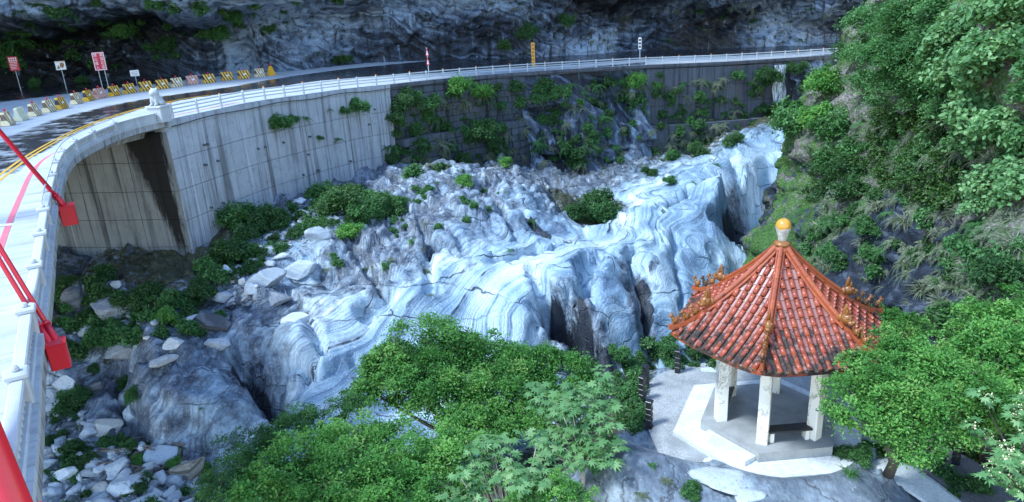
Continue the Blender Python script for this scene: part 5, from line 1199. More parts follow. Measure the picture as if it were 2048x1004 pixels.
tree('broadleaf_tree', 'wide bright green tree in the gorge, its crown in front of the white marble', gbase(-1.4, 22.0), L_([(770, 747, 24.5, 1.0), (800, 722, 25, 1.25), (880, 707, 26, 1.4), (965, 722, 26.3, 1.4), (1040, 737, 26, 1.3), (1110, 752, 25.5, 1.2), (1165, 777, 25, .8), (860, 782, 24, 1.2), (950, 807, 23.4, 1.2), (1040, 822, 23, 1.2), (1110, 812, 23.5, 1.0), (740, 782, 24, .8), (970, 872, 22, 1.0)]), 1900, .135, 11, GREEN_B, BARK, .20)
tree('broadleaf_tree', 'bright green tree crown filling the lower middle left of the picture edge', gbase(-4.6, 17.5), L_([(640, 912, 19, 1.0), (590, 962, 18, 1.1), (700, 902, 19.5, 1.0), (760, 882, 20, .9), (680, 972, 17.6, 1.15), (780, 947, 18, 1.15), (860, 922, 18.6, 1.1), (850, 992, 17, 1.1), (760, 1022, 16.5, 1.1), (640, 1032, 16.5, 1.0), (920, 892, 19.5, .9), (540, 1007, 17.2, .9), (930, 982, 17.5, .7)]), 2300, .105, 12, GREEN_B, BARK, .17)
tree('broadleaf_tree', 'narrow leaved dark green tree left of the bright crowns by the grey dome', gbase(-6.4, 21.0), L_([(500, 900, 20.5, .8), (560, 880, 21, .8), (600, 850, 21.5, .7), (470, 940, 19.5, .7), (530, 930, 19.5, .8), (640, 835, 21.8, .6), (690, 815, 22, .6), (440, 985, 18.5, .6)]), 1700, .12, 13, GREEN_M, BARK, .12, None, .28)
tree('small_tree', 'bright yellow green bush cut by the lower picture edge left of the outcrop', gbase(1.2, 15.6), L_([(1110, 985, 16, .55), (1060, 1010, 15.5, .5), (1160, 1000, 15.8, .45)]), 4200, .075, 14, GREEN_B, BARK, .07)
tree('broadleaf_tree', 'bright green tree overhanging the ledge right beside the pavilion roof', gbase(11.4, 18.4), L_([(1700, 725, 19.6, .4), (1745, 750, 19.5, .65), (1795, 710, 20.5, .75), (1845, 730, 20, .85), (1715, 790, 18.8, .7), (1780, 790, 19, .85), (1850, 800, 19.2, .85), (1900, 760, 20, .8), (1690, 840, 18.3, .3), (1750, 850, 18.3, .7), (1820, 870, 18.4, .75), (1880, 850, 19, .7), (1840, 910, 17.8, .5), (1660, 815, 18.4, .3)]), 2600, .095, 15, GREEN_B, BARK, .15)
tree('broadleaf_tree', 'leafy green tree at the right picture edge above the earth path', gbase(16.2, 20.5), L_([(1960, 700, 23, 1.0), (2020, 640, 24, 1.1), (2050, 700, 23, 1.0), (1990, 770, 22, 1.0), (1940, 800, 22, .9), (2040, 790, 21.5, 1.0), (1985, 850, 21, .8), (1920, 730, 23, .7)]), 1900, .115, 16, GREEN_B, BARK, .16)
tree('small_tree', 'rounded fresh green bush behind the right eave of the pavilion roof', (14.0, 25.2, float(ground_z(14, 25.2))), L_([(1770, 645, 27, .8), (1810, 660, 27, .7), (1745, 680, 26.5, .7), (1790, 700, 26.5, .8)]), 2300, .11, 17, GREEN_B, BARK, .1)

# -- plants with big palmate leaves
def palmate(n):
    pts = [(0, 0, 0)]; ang = np.radians([-150, -118, -96, -72, -52, -30, -10, 0, 10, 30, 52, 72, 96, 118, 150]); rad = [.30, .52, .30, .62, .34, .80, .42, 1.0, .42, .80, .34, .62, .30, .52, .30]
    for a, r_ in zip(ang, rad): pts.append((r_ * math.cos(a), r_ * math.sin(a), -.22 * r_ * r_))
    return np.array(pts), np.array([[0, k, k + 1] for k in range(1, len(ang))])
def bigleaf_tree(name, label, base, tips, leaf, seed, per=9, bark=BARK_P, flowers=False):
    base = Vector(base); e = empty(name, base, label, 'tree'); r = np.random.default_rng(seed); pv, pf = palmate(0); V = []; Fs = []; R_ = []; k = 0; g = G(); fl = G()
    rel = [Vector(t) - base for t in tips]; rel += [t + Vector(r.normal(size=3) * [.38, .38, .22]) for t in rel for _ in range(2)]; ctr = sum(rel, Vector()) / len(rel); fk = ctr * .45
    G().tube([(0, 0, -.3), fk * .5, fk], [.09, .07, .055], 7).build('trunk', bark, e, True)
    for t in rel:
        md = fk.lerp(t, .55) - Vector((0, 0, .12)); g.tube([fk, md, t], [.04, .026, .012], 5)
        for i in range(per):
            a = 2 * math.pi * i / per + r.uniform(-.3, .3); out = np.array([math.cos(a), math.sin(a), r.uniform(-.15, .5)]); pos = np.array(t) + out * leaf * r.uniform(.35, 1.0) + [0, 0, r.uniform(-.12, .18)]
            x = out * [1, 1, .2] + [0, 0, -.25 * r.random()]; x /= np.linalg.norm(x); up = np.array([0, 0, 1.]) + r.normal(size=3) * .28; y = np.cross(up, x); y /= np.linalg.norm(y); z_ = np.cross(x, y)
            V.append((pv * leaf * r.uniform(.7, 1.15)) @ np.stack([x, y, z_]) + pos); Fs.append(pf + k * len(pv)); R_ += [float(np.clip(r.normal(.5, .25), 0, 1))] * len(pv); k += 1
        if flowers: fq = leaf_arrays(np.array(t) + r.normal(size=(26, 3)) * [.10, .10, .07] + [0, 0, .14], .05, r, .5, .7); fl.add(fq[0], fq[1].tolist())
    g.build('branches', bark, e, True); me = mesh_arrays('crown', np.concatenate(V), np.concatenate(Fs), True); attr(me, 'rnd', R_); link('crown', me, GREEN_P, e)
    if flowers: fl.build('blossom', MAT_BLOS, e, True)
    return e
MAT_BLOS = paint('cream_blossom', (.70, .62, .40), .8, .2, .3, (.5, .4, .2), 12)
tip = lambda rows: [at_d(*q) for q in rows]
bigleaf_tree('palmate_tree', 'tree with large palmate leaves beside the dome rock left of the bollards', gbase(1.9, 18.9), tip([(1100, 826, 20), (1140, 806, 20), (1180, 816, 20), (1215, 806, 20.5), (1120, 866, 19.5), (1165, 856, 19.5), (1205, 846, 19.5), (1225, 886, 19), (1130, 896, 19), (1185, 896, 18.8), (1090, 796, 20.5), (1150, 776, 21), (1200, 771, 21), (1100, 906, 18.8), (1160, 926, 18.5)]), .34, 21, 10)
bigleaf_tree('palmate_tree', 'small plant with large hand shaped leaves at the bottom centre', gbase(-.4, 16.4), tip([(1000, 890, 17.5), (960, 930, 17), (1020, 920, 17), (1060, 940, 16.8), (940, 965, 16.5), (1000, 960, 16.4), (1050, 985, 16), (975, 1000, 16), (1080, 965, 16.8), (1020, 880, 18), (930, 990, 16.2), (1040, 1000, 15.8)]), .27, 22, 10)
bigleaf_tree('palmate_tree', 'flowering plant with broad leaves at the right picture edge by the path', (15.2, 16.2, float(ground_z(15.2, 16.2))), tip([(2030, 830, 19), (2045, 880, 18.5), (2010, 900, 18.5), (2040, 930, 18), (2020, 970, 17.6), (2050, 1000, 17.2), (2050, 800, 19.4), (2000, 940, 18.2)]), .26, 23, 9, BARK, True)
def dead_twigs(px, py, D, seed, label):
    r = random.Random(seed); b = at_d(px, py, D); g = G(); b.z = float(ground_z(b.x, b.y))
    for i in range(7):
        d = Vector((r.uniform(-.6, .6), r.uniform(-.3, .3), 1)).normalized(); p1 = d * r.uniform(.5, .9); g.tube([(0, 0, 0), p1 * .5 + Vector((r.uniform(-.1, .1), 0, 0)), p1], [.022, .016, .008], 5)
        for _ in range(3): d2 = (d + Vector((r.uniform(-.8, .8), r.uniform(-.8, .8), .2))).normalized(); q0 = p1 * r.uniform(.4, .9); g.tube([q0, q0 + d2 * r.uniform(.2, .45)], [.01, .004], 4)
    tag(g.build('bare_shrub', BARK_P, None, True, b), label, 'shrub')
dead_twigs(1330, 905, 17.2, 3, 'leafless pale twiggy shrub in front of the dome rock'); dead_twigs(1130, 800, 19, 4, 'bare pale stems rising above the palmate tree')

# -- prototypes of shrubs, ferns and grass
def shrub_me(seed, mat, leaf=.13, asp=.5, dens=900, lob=7, flat=.8):
    r = np.random.default_rng(seed); lobes = [((r.uniform(-.55, .55), r.uniform(-.55, .55), r.uniform(.15, .7)), r.uniform(.3, .5)) for _ in range(lob)]
    return crown_mesh('leafy_shrub', lobes, dens, leaf, seed, mat, asp, .5, flat)
def blades_me(name, seed, mat, n=46, length=1.0, width=.035, droop=1.1, spread=1.0, up=.8, seg=4, side=0.0):
    r = np.random.default_rng(seed); V = []; Fs = []; R_ = []; k = 0
    for i in range(n):
        a = r.uniform(0, 6.28); out = np.array([math.cos(a), math.sin(a) - side, 0]); L = length * r.uniform(.5, 1.1); b = r.normal(size=3) * [.10, .10, .02]; v = out * spread * r.uniform(.2, 1) + [0, 0, up * r.uniform(.4, 1.1)]; v /= np.linalg.norm(v); p = b.copy()
        sd = np.cross(v, [0, 0, 1.]); sd /= max(np.linalg.norm(sd), 1e-4); rv = float(np.clip(r.normal(.45, .28), 0, 1))
        for s in range(seg + 1):
            w = width * (1 - (s / seg) ** 1.5) + .002; V += [p - sd * w, p + sd * w]; R_ += [rv, rv]; v = v + np.array([0, 0, -droop / seg]); v /= np.linalg.norm(v); p = p + v * L / seg
        for s in range(seg): q = k + 2 * s; Fs.append([q, q + 1, q + 3, q + 2])
        k += 2 * (seg + 1)
    me = mesh_arrays(name, V, np.array(Fs), True); attr(me, 'rnd', R_); me.materials.append(mat); return me
def fern_me(seed, mat, n=13, length=1.0, leaf=.16):
    """fronds: arching ribs set with leaflets on both sides"""
    r = np.random.default_rng(seed); P = []; S = []; T = []; RV = []; RF = []
    for i in range(n):
        a = r.uniform(0, 6.28); v = np.array([math.cos(a), math.sin(a), r.uniform(.3, 1.2)]); v /= np.linalg.norm(v); p = np.zeros(3); L = length * r.uniform(.6, 1.1)
        RV += [p - [.012, 0, 0], p + [.012, 0, 0]]
        for s in range(14):
            v = v + [0, 0, -.14]; v /= np.linalg.norm(v); p = p + v * L / 14; sd = np.cross(v, [0, 0, 1.]); sd /= np.linalg.norm(sd) + 1e-6
            for sg in (-1, 1): P.append(p + (sd * sg + v * .5) * .447 * leaf * (1.05 - s / 16)); S.append(leaf * (1.05 - s / 16)); T.append(sd * sg + v * .5)
            k_ = len(RV); RV += [p - sd * .012, p + sd * .012]; RF.append([k_ - 2, k_ - 1, k_ + 1, k_])
    P = np.array(P); T = unit(np.array(T)); nn = unit(np.cross(T, r.normal(size=T.shape) * .2 + [0, 0, 1]) * 1.0); nn = unit(np.cross(nn, T)); b = np.cross(nn, T); L = np.array(S)[:, None]
    V = np.stack([P - T * L * .5, P + b * L * .18, P + T * L * .5 - [0, 0, .02], P - b * L * .18], 1).reshape(-1, 3); i = np.arange(len(P))[:, None] * 4
    Fs = np.concatenate([i + [0, 1, 2], i + [0, 2, 3]], 1).reshape(-1, 3).tolist() + [[q + len(V) for q in f] for f in RF]
    me = mesh_arrays('fern', np.concatenate([V, np.array(RV)]), Fs); attr(me, 'rnd', np.concatenate([np.repeat(np.clip(r.normal(.5, .22, len(P)), 0, 1), 4), np.full(len(RV), .3)])); me.materials.append(mat); return me
SH_B = [shrub_me(40 + i, GREEN_B, .15) for i in range(3)]; SH_M = [shrub_me(50 + i, GREEN_M, .16) for i in range(4)]; SH_D = [shrub_me(60 + i, GREEN_D, .15) for i in range(4)]
SH_P = [shrub_me(70 + i, GREEN_P, .17, .7, 700) for i in range(3)]
GR_G = [blades_me('grass_tuft', 80 + i, GREEN_G, 60, 1.0, .028, 1.3) for i in range(4)]; GR_M = [blades_me('grass_tuft', 90 + i, GREEN_M, 60, 1.0, .03, 1.3) for i in range(3)]
FE_M = [fern_me(100 + i, GREEN_M) for i in range(3)]; FE_G = [fern_me(110 + i, GREEN_G, 15) for i in range(3)]; FE_D = [fern_me(120 + i, GREEN_D) for i in range(2)]
MO = [shrub_me(130 + i, MOSS, .10, .7, 700, 6, .5) for i in range(2)]
def plant(kind, protos, px, py, size, label, cat, group=None, push=.3, sc=(1, 1, 1), tilt=.35):
    q, n = hit(px, py); o = link(kind, random.choice(protos)); s = size
    o.location = q + n * (push * s) - Vector((0, 0, .25 * s)); up = (Vector((0, 0, 1)) + n * tilt).normalized()
    o.rotation_mode = 'QUATERNION'; from mathutils import Quaternion
    o.rotation_quaternion = up.to_track_quat('Z', 'Y') @ Quaternion((0, 0, 1), random.uniform(0, 6.28)); o.scale = (s * sc[0] * random.uniform(.9, 1.15), s * sc[1], s * sc[2]); tag(o, label, cat, group); return o
# shrubs that the photograph shows one by one: px, py, size m, proto, label
SHR = [
 (905, 175, 2.0, SH_B, 'spreading bright green shrub hanging over the road edge on the masonry wall'), (955, 185, 1.7, SH_B, 'right half of the bright shrub foliage below the guard rail'), (870, 205, 1.3, SH_M, 'green shrub hanging left below the bright road edge shrub'), (950, 262, 1.9, SH_D, 'dark green shrub at mid height of the masonry wall'), (985, 285, 1.6, SH_D, 'dark shrub low on the masonry wall beside the rock'), (800, 195, 1.3, SH_D, 'dark shrub at the top left corner of the masonry wall'), (790, 240, 1.2, SH_D, 'dark hanging shrub at the seam of concrete and masonry'), (815, 250, 1.1, FE_M, 'green ferns trailing down the left end of the masonry wall'),
 (552, 250, 1.0, SH_M, 'leafy shrub sprouting high on the concrete wall'), (605, 232, 1.0, FE_M, 'spiky fern near the top of the concrete wall'), (580, 240, .6, SH_M, 'small shrub between two larger plants on the concrete wall'), (672, 275, .85, FE_M, 'round fern tuft on the middle of the concrete wall'), (710, 213, 1.1, SH_M, 'leafy shrub near the right top of the concrete wall'), (657, 216, .6, FE_G, 'small dry fern on the upper concrete wall'), (685, 222, .55, SH_M, 'small shrub left of the leafy one on the concrete wall'), (638, 278, .45, SH_M, 'tiny shrub left of the round fern on the concrete wall'),
 (1172, 425, 2.2, SH_D, 'round dense dark bush in the hollow behind the marble'), (1205, 440, 1.7, SH_M, 'green bush at the right side of the hollow bush'), (1145, 440, 1.5, SH_D, 'dark bush at the left side of the hollow bush'),
 (470, 445, 1.5, SH_M, 'upright light green shrub at the foot of the concrete wall'), (540, 440, 1.3, SH_D, 'dark shrub close to the concrete wall foot'), (500, 470, 1.5, SH_D, 'dark green shrub on the bank below the concrete wall'), (455, 520, 1.6, SH_D, 'dark green shrub mid way along the wall foot'), (420, 545, 1.5, SH_M, 'green shrub below the corner of the concrete wall'), (395, 585, 1.5, SH_D, 'dark shrub under the wall corner'), (500, 520, 1.2, SH_M, 'green shrub among broken stones on the bank'),
 (185, 565, 1.6, SH_D, 'dark fern like shrub at the left foot of the abutment'), (140, 575, 1.2, SH_D, 'dark shrub by the bridge girder at the abutment foot'), (300, 600, 1.6, SH_D, 'dark bushy shrub before the abutment footing'), (345, 610, 1.3, SH_M, 'mid green shrub right of the abutment footing'), (260, 610, 1.2, SH_D, 'dark shrub left of the abutment footing'), (330, 645, 1.1, SH_B, 'bright grassy shrub above the flat slab boulder'), (230, 680, 1.4, SH_M, 'green grassy patch plant on the slope below the abutment'), (190, 690, 1.2, SH_M, 'green plant left on the grassy slope patch'), (270, 665, 1.0, SH_M, 'green plant right on the grassy slope patch'), (170, 640, 1.0, SH_D, 'dark shrub beside the tall dark boulder'), (440, 640, .7, SH_M, 'small green shrub right of the dark banded boulder'),
 (640, 395, 1.4, SH_M, 'green shrub on the bank at the right wall foot'), (680, 420, 1.8, SH_D, 'dark spreading shrub on the upper grey bank'), (720, 440, 1.4, SH_M, 'green shrub right of the dark spreading one'), (700, 395, 1.4, SH_D, 'dark shrub at the right foot of the concrete wall'), (760, 410, 1.1, SH_M, 'green shrub left of the grey rock mound'), (800, 405, 1.0, SH_M, 'light green shrub on the left shoulder of the grey mound'), (705, 470, 1.0, SH_B, 'bright green plant on the grey bank'), (825, 480, .8, FE_M, 'small ferny plant below the grey mound'), (780, 515, .7, FE_G, 'dry fern on the grey face'), (850, 540, .8, FE_G, 'hanging dry fern in a cleft of the grey face'), (730, 540, .9, FE_D, 'dark trailing fern on the grey slope'), (865, 590, .6, FE_G, 'small fern at the white band below the cleft'),
 (130, 815, 1.3, SH_D, 'dark fern like bush on the gravel beside the bridge'), (150, 800, 1.1, SH_M, 'green bush beside the wedge shaped boulder'), (270, 790, .7, SH_M, 'green plant at the left flank of the dome'), (250, 770, .6, SH_D, 'dark plant above the left dome flank'), (150, 900, .9, SH_D, 'dark low bush on the gravel'), (115, 880, .8, SH_D, 'dark low bush at the bridge edge on the gravel'), (165, 930, .9, SH_D, 'dark fern patch on the lower gravel'), (225, 890, .8, SH_M, 'green fern patch right of the cream boulder'), (255, 900, .6, SH_M, 'small green fern by the driftwood'), (280, 925, .5, SH_B, 'bright yellow green sprig left of the blue boulder'), (345, 930, .5, SH_B, 'bright yellow green sprig below the green boulder'), (280, 980, .8, SH_D, 'dark bush at the lower gravel edge'), (415, 935, .6, SH_B, 'light green twig plant beside the tan boulder'), (400, 815, .35, FE_M, 'tiny plant growing on the grey dome'), (190, 740, .6, SH_D, 'dark plant between boulders left of the dome'),
 (1330, 700, 1.1, SH_M, 'green bush behind the far bollards'), (1385, 700, 1.0, SH_D, 'dark bush beyond the far end of the path'), (1290, 690, 1.0, SH_P, 'pale green bush left of the far bollards'), (1430, 715, .8, SH_D, 'dark bush under the left eave of the pavilion'), (1255, 745, .8, SH_M, 'green bush on the bank left of the bollards'), (1265, 800, .7, SH_M, 'light green bush left of the third bollard'), (1240, 780, .8, SH_D, 'dark bush between palmate tree and bollards'), (1280, 840, .5, SH_M, 'small bush at the foot of the nearest bollard'), (1230, 715, .9, SH_M, 'green bush at the gorge rim below the marble face'),
 (1700, 950, .55, GR_M, 'grass tuft under the tree right of the pavilion'), (1680, 915, .5, SH_D, 'dark plants at the tree foot right of the pavilion'), (1720, 920, .5, SH_M, 'low green plant beside the tree trunk at right'), (1870, 920, .6, SH_D, 'dark plant between path and right bollards'), (1950, 980, .6, SH_D, 'dark undergrowth along the earth path'), (1900, 890, .7, SH_D, 'dark bush behind the middle right bollard'), (1985, 900, .7, SH_D, 'dark bush right of the middle right bollard'), (1410, 900, .3, FE_G, 'dry tuft between pavilion ledge and white rock'), (1380, 915, .3, FE_G, 'dry brown tuft at the left of the pavilion step'),
 (1330, 960, .45, FE_G, 'dry grassy tuft on the outcrop before the dome'), (1280, 985, .45, FE_G, 'dry grassy clump at the lower edge of the outcrop'), (1380, 990, .4, SH_M, 'small green plant in a crack of the outcrop'), (1300, 930, .4, FE_M, 'fern under the bare twiggy shrub'),
 (440, 50, 2.2, FE_M, 'bright hanging fern curtain below the overhang'), (455, 30, 1.8, SH_M, 'green plant hanging at the rim of the overhang'), (420, 60, 1.8, SH_M, 'broad green plant left of the fern curtain'), (245, 55, 1.6, SH_M, 'green plant on the dark overhang above the red sign'), (320, 95, 1.6, SH_D, 'dark green plant on the rock right of the red sign'), (25, 60, 2.6, FE_M, 'large fern curtain at the upper left corner'), (10, 120, 2.4, SH_M, 'green bush at the left picture edge above the road'), (50, 90, 1.6, FE_M, 'green fern above the small red board'), (140, 20, 1.5, FE_D, 'dark plant high on the left cliff'), (310, 10, 1.4, SH_M, 'green plant at the top edge of the overhang'), (170, 165, .9, SH_M, 'small plant at the cliff foot beside the red sign'), (70, 170, 1.0, SH_M, 'low plant at the cliff foot behind the barriers'),
 (1130, 40, 1.6, SH_D, 'green shrub on the dark cliff above the orange sign'), (1050, 68, 1.8, SH_D, 'dark shrub fringe over the cave by the orange sign'), (1010, 90, 1.5, MO, 'moss patch on the cliff above the road'), (680, 120, 1.5, MO, 'dark moss cushion at the cliff foot'), (985, 8, 1.2, FE_G, 'pale tuft at the top of the slate cliff'), (770, 8, 1.5, FE_G, 'hanging tuft at the top centre'), (1400, 15, 1.4, FE_D, 'dark fern high on the far cliff'), (1510, 40, 2.0, FE_D, 'green hanging plant left of the far wet streak'), (1250, 30, 1.2, FE_G, 'pale fern on the far dark cliff'), (1620, 10, 1.5, FE_D, 'dark fern at the top of the far pale cliff'),
 (1270, 160, 1.5, SH_B, 'bright fern shrub at the seam of rock and tiered wall'), (1265, 210, 1.4, FE_M, 'fern trail below the bright seam shrub'), (1275, 270, 1.2, FE_M, 'fern tuft low on the seam of rock and tiered wall'), (1250, 250, 1.0, FE_G, 'pale fern on the upright slab'), (1525, 155, 2.2, SH_D, 'dark shrub left of the waterfall'), (1560, 232, 2.4, SH_D, 'dark green bush below the waterfall foot'), (1600, 240, 2.2, SH_M, 'green bush right of the waterfall foot'), (1620, 170, 2.2, SH_D, 'dark hanging bush right of the waterfall'), (1590, 140, 1.6, SH_D, 'dark shrub at the top right of the waterfall'), (1460, 290, 1.3, SH_D, 'dark shrub on the ledge above the marble slope'), (1400, 310, 1.3, SH_D, 'dark shrub line at the foot of the tiered wall'), (1350, 320, 1.2, SH_M, 'green shrub at the left foot of the tiered wall'),
 (1100, 190, 1.6, SH_M, 'green shrub on the rock right of the masonry wall'), (1140, 170, 1.6, FE_M, 'light fern shrub below the guard rail at the rock'), (1190, 165, 1.7, FE_M, 'broad fern growth high on the rock face'), (1160, 215, 1.5, FE_G, 'pale hanging fern on the rock face'), (1190, 200, 1.5, FE_G, 'grey green fern beside the pale hanging one'), (1065, 195, 1.4, FE_M, 'fern at the upper right end of the masonry wall'), (1040, 230, 1.5, FE_G, 'pale fern between masonry and rock'), (1110, 260, 1.4, FE_M, 'fern below the shrub on the rock'), (1090, 320, 1.3, FE_G, 'pale fern trail beside the dark rock cleft'), (1070, 290, 1.4, FE_D, 'dark fern left of the dark rock cleft'), (1000, 210, 1.3, FE_M, 'fern on the upper middle masonry wall'), (1010, 330, 1.0, SH_B, 'light green plant at the pointed rock'), (1130, 325, .9, FE_M, 'fern at the foot of the rock face'), (930, 365, .9, SH_B, 'bright plant on top of the grey mound'), (870, 365, 1.0, FE_M, 'ferny fringe on top of the grey mound'), (770, 290, 1.2, FE_D, 'dark fern at the masonry ledge left end'), (840, 290, 1.2, FE_M, 'green fern row on the masonry ledge'), (900, 285, 1.2, FE_M, 'green fern row middle of the masonry ledge'), (860, 330, 1.1, FE_G, 'dry fern below the masonry ledge'), (780, 320, 1.1, SH_D, 'dark shrub below the left ledge end'), (920, 320, 1.3, SH_D, 'dark shrub below the right ledge end'),
 (1385, 365, .8, FE_M, 'small fern on the crest of the right marble'), (1340, 370, .9, SH_M, 'green plant behind the right marble crest'), (1300, 350, 1.0, SH_D, 'dark plant behind the smooth marble hump'), (1430, 330, 1.0, FE_M, 'fern on the grassy shelf by the marble'), (1065, 440, .9, FE_D, 'dark fern in the cleft beside the hollow'), (1020, 500, .5, FE_M, 'small fern along the marble seam'),
 # right slope
 (1690, 330, 2.0, SH_M, 'green shrub at the left rim of the slope'), (1660, 280, 2.0, SH_M, 'fresh green shrub above it on the slope rim'), (1650, 245, 1.9, SH_B, 'light green shrub on the slope rim near the waterfall'), (1650, 185, 1.9, SH_B, 'light green small tree crown at the slope rim below the road'), (1640, 150, 1.6, SH_M, 'green shrub where the slope meets the road'), (1680, 250, 1.6, SH_P, 'broad leaved shrub on the slope rim'), (1720, 350, 1.6, FE_M, 'ferny shrub on the left slope'), (1960, 150, 1.8, SH_P, 'broad leaved shrub high on the right slope'), (1990, 210, 1.9, SH_P, 'large leaved shrub in the middle of the right edge vegetation'), (2010, 110, 1.9, SH_P, 'large leaved shrub at the upper right edge'), (2030, 50, 1.9, SH_P, 'large leaved shrub at the top right corner'), (1970, 265, 1.5, SH_P, 'large leaved shrub lower on the right edge vegetation'), (2030, 270, 1.6, SH_P, 'broad leaved shrub hanging at the right picture edge'), (1985, 395, 1.2, SH_P, 'pale vine shrub on the right slope'), (2035, 380, 1.4, SH_P, 'pale vine cluster at the right picture edge'), (1940, 60, 1.8, SH_P, 'leafy shrub beside the pale crag at upper right'), (1750, 500, .9, SH_M, 'green shrub on the dark lower slope behind the finial'), (1740, 420, 1.2, FE_M, 'green fern on the slope above the finial'), (1660, 440, 1.3, FE_M, 'green ferns left above the finial on the slope'), (1740, 460, .9, SH_M, 'small green shrub on the dark slope rock'), (1925, 320, 1.3, GR_G, 'large grass fountain on the right slope'), (1960, 280, 1.5, GR_G, 'drooping grass beside the broad leaved shrubs'), (1900, 640, 1.1, GR_M, 'long grass tuft low on the right slope'), (1950, 620, 1.3, SH_D, 'dark bush low on the right slope'), (2000, 560, 1.3, SH_D, 'dark shrub right of the low grass tuft'), (1780, 640, 1.0, SH_M, 'green shrub at the slope foot behind the roof'),
]
for px, py, s, pr_, lb in SHR:
    kind = 'grass_tuft' if pr_ in (GR_G, GR_M) else 'fern' if pr_ in (FE_M, FE_G, FE_D) else 'moss_cushion' if pr_ is MO else 'shrub'
    plant(kind, pr_, px, py, s * (.82 if px > 440 or py < 200 else .62), lb, kind.replace('_', ' '), None)
# the tall crowns on the upper right slope
def slope_tree(name, label, rows, leaf, seed, mat, dens=700, push=1.0):
    lobes = []; 
    for px, py, r in rows:
        q, n = hit(px, py); d = (Vector((0, 0, CAM_Z)) - q).normalized(); lobes.append((q + d * push * r * .8 + Vector((0, 0, .2)), r))
    px, py, _ = rows[-1]; b, _ = hit(px, py + 40); tree(name, label, b, lobes, dens, leaf, seed, mat, BARK, .14, None, .55)
slope_tree('slope_tree', 'big round leafy tree on the upper right slope hiding the road end', [(1760, 50, 1.80), (1830, 30, 1.80), (1720, 110, 1.56), (1790, 110, 1.80), (1860, 80, 1.56), (1740, 170, 1.39), (1800, 170, 1.48), (1880, 20, 1.31), (1770, 210, 0.98)], .16, 31, GREEN_M, 800)
slope_tree('slope_tree', 'second leafy tree right of the big round one on the slope', [(1900, 120, 1.5), (1870, 160, 1.5), (1920, 180, 1.2), (1850, 210, 1.1), (1900, 230, 1.0)], .15, 32, GREEN_M, 1000)
slope_tree('slope_tree', 'dark green shrubby tree on the slope edge above the marble', [(1690, 350, 1.3), (1650, 390, 1.2), (1700, 390, 1.1), (1670, 330, 1.2), (1640, 340, 1.0)], .18, 33, GREEN_D, 620, .6)
# tufts too many to name one by one
def scatter_plants(n, poly, kind, protos, s0_, s1_, label, group, seed, push=.12, tilt=.8, lim=None):
    random.seed(seed)
    for px, py in scatter_px(n, poly, seed): plant(kind, protos, px, py, random.uniform(s0_, s1_), label % zone(px, py, poly), kind.replace('_', ' '), group, push, (1, 1, 1), tilt)
def cover(name, n, poly, protos, s0_, s1_, label, seed, push=.1, tilt=.5):
    """ground cover nobody could count: one mesh"""
    random.seed(seed); V = {}; 
    for px, py in scatter_px(n, poly, seed):
        o = plant('tmp', protos, px, py, random.uniform(s0_, s1_), None, None, None, push, (1, 1, 1), tilt); me = o.data; mt = me.materials[0]
        M4 = np.array(Matrix.LocRotScale(o.location, o.rotation_quaternion, o.scale)); co = np.empty(len(me.vertices) * 3, np.float32); me.vertices.foreach_get('co', co); co = co.reshape(-1, 3) @ M4[:3, :3].T + M4[:3, 3]
        rn = np.empty(len(co), np.float32); me.attributes['rnd'].data.foreach_get('value', rn); ix = [list(p_.vertices) for p_ in me.polygons]; V.setdefault(mt, []).append((co, rn, ix)); bpy.data.objects.remove(o)
    VV = []; RR = []; FF = []; MI = []; k = 0; mats = list(V)
    for mi, mt in enumerate(mats):
        for co, rn, ix in V[mt]: VV.append(co); RR.append(rn); FF += [[q + k for q in f] for f in ix]; MI += [mi] * len(ix); k += len(co)
    me = mesh_arrays(name, np.concatenate(VV), FF); attr(me, 'rnd', np.concatenate(RR))
    for mt in mats: me.materials.append(mt)
    me.polygons.foreach_set('material_index', np.array(MI, np.int32)); tag(link(name, me), label, 'undergrowth', None, 'stuff')
SL_M = [shrub_me(150 + i, GREEN_M, .24, .5, 60, 4) for i in range(2)]; SL_D = [shrub_me(160 + i, GREEN_D, .24, .5, 60, 4) for i in range(2)]; SL_O = [shrub_me(170, MOSS, .16, .7, 60, 4, .5)]
slope_poly = [(1700, 240), (1960, 200), (2048, 300), (2048, 640), (1900, 680), (1800, 600), (1620, 520), (1590, 420), (1640, 400)]
scatter_plants(95, slope_poly, 'fern', FE_G, .7, 1.4, 'grey green fern at the %s of the steep right slope', 'ferns on the right slope', 41)
scatter_plants(100, slope_poly, 'grass_tuft', GR_G, .45, .95, 'dry drooping grass tuft at the %s of the steep right slope', 'grass tufts on the right slope', 42)
scatter_plants(35, slope_poly, 'fern', FE_M, .6, 1.2, 'fresh green fern at the %s of the steep right slope', 'green ferns on the right slope', 43)
cover('moss_cushions', 90, [(1760, 230), (1950, 220), (1960, 420), (1850, 420), (1720, 330)], SL_O, .4, 1.0, 'dark green moss cushions covering the bare right slope', 44, .0)
scatter_plants(40, [(780, 190), (1060, 170), (1050, 340), (780, 350)], 'fern', FE_D + FE_G, .9, 1.7, 'small fern at the %s of the mossy masonry wall', 'ferns on the masonry wall', 45)
scatter_plants(42, [(1060, 150), (1290, 145), (1290, 330), (1060, 330)], 'fern', FE_G + FE_M, .9, 1.8, 'hanging fern at the %s of the rock face below the road', 'ferns on the rock face', 46)
scatter_plants(45, [(1300, 150), (1540, 140), (1520, 260), (1300, 330)], 'fern', FE_G + FE_D, .9, 1.6, 'small fern at the %s of the stained tiered wall', 'ferns on the tiered wall', 47)
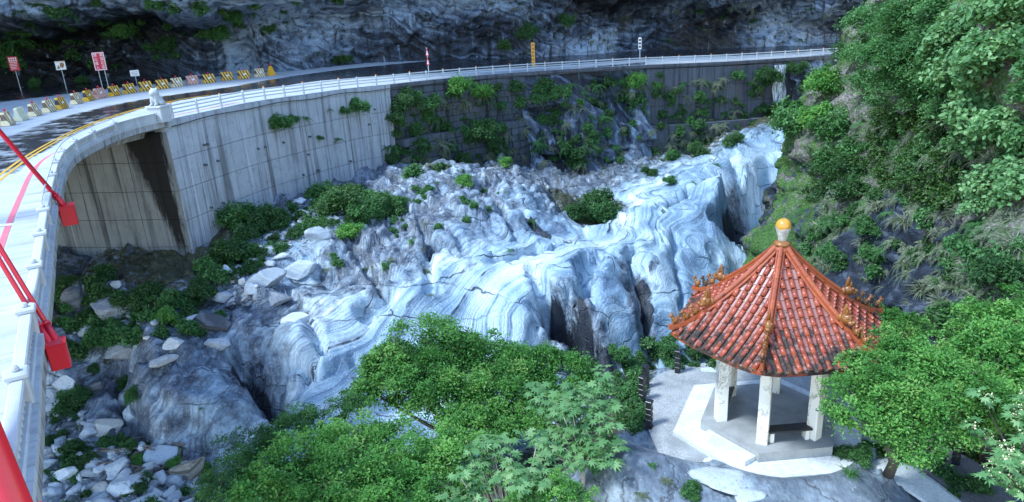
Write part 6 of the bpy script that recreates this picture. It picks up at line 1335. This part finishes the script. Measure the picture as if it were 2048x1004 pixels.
cover('bank_undergrowth', 110, [(380, 560), (600, 400), (760, 370), (820, 420), (640, 460), (480, 560)], SL_D + SL_M, .35, .8, 'low green undergrowth covering the bank below the concrete wall', 48)
cover('abutment_undergrowth', 55, [(130, 570), (380, 590), (420, 660), (300, 680), (120, 720)], SL_D + SL_M, .35, .85, 'low green undergrowth on the shady bank below the abutment', 49)
cover('gravel_undergrowth', 36, gravel_poly, SL_D + SL_M, .2, .5, 'low dark plants growing between the gravel stones', 50)
cover('mound_tufts', 70, [(640, 420), (860, 370), (1040, 380), (880, 480), (720, 560), (600, 520)], FE_G + SL_M, .2, .5, 'small tufts growing in cracks of the grey rock mound', 51, .0)
cover('path_undergrowth', 75, [(1215, 740), (1300, 690), (1440, 700), (1440, 735), (1340, 740), (1290, 790), (1290, 860), (1240, 840)], SL_M + SL_D + FE_G, .3, .6, 'mixed leafy undergrowth and dry grass left of the gravel path', 52)
cover('path_side_undergrowth', 50, [(1640, 900), (1740, 900), (1980, 990), (1900, 1000), (1850, 890), (1960, 880), (2040, 1000), (1990, 860)], SL_D + SL_M, .2, .45, 'low leafy undergrowth beside the earth path at right', 53)
cover('cliff_ferns', 60, [(0, 0), (700, 0), (650, 100), (300, 120), (0, 150)], FE_D + SL_D, .6, 1.3, 'small ferns clinging to the dark overhanging cliff', 54, .0)
cover('far_cliff_ferns', 36, [(1000, 0), (1680, 0), (1650, 80), (1000, 100)], FE_D + FE_G, .6, 1.2, 'small ferns clinging to the far dark cliff', 55, .0)
cover('slope_undergrowth', 230, slope_poly, SL_M + FE_G + SL_D + FE_G, .35, .9, 'dense low undergrowth covering the steep right slope', 56, .0)
cover('wall_creepers', 230, [(780, 190), (1060, 165), (1290, 150), (1540, 140), (1520, 260), (1300, 330), (1060, 335), (780, 350)], SL_D + FE_G + SL_M, .5, 1.3, 'creepers and moss clinging to the dark walls below the road', 57, .0)
cover('slope_undergrowth', 130, [(2048, 0), (2500, 0), (2500, 700), (2048, 700)], SL_M + SL_D + FE_G, .6, 1.5, 'undergrowth on the slope beyond the right picture edge', 58, .0)
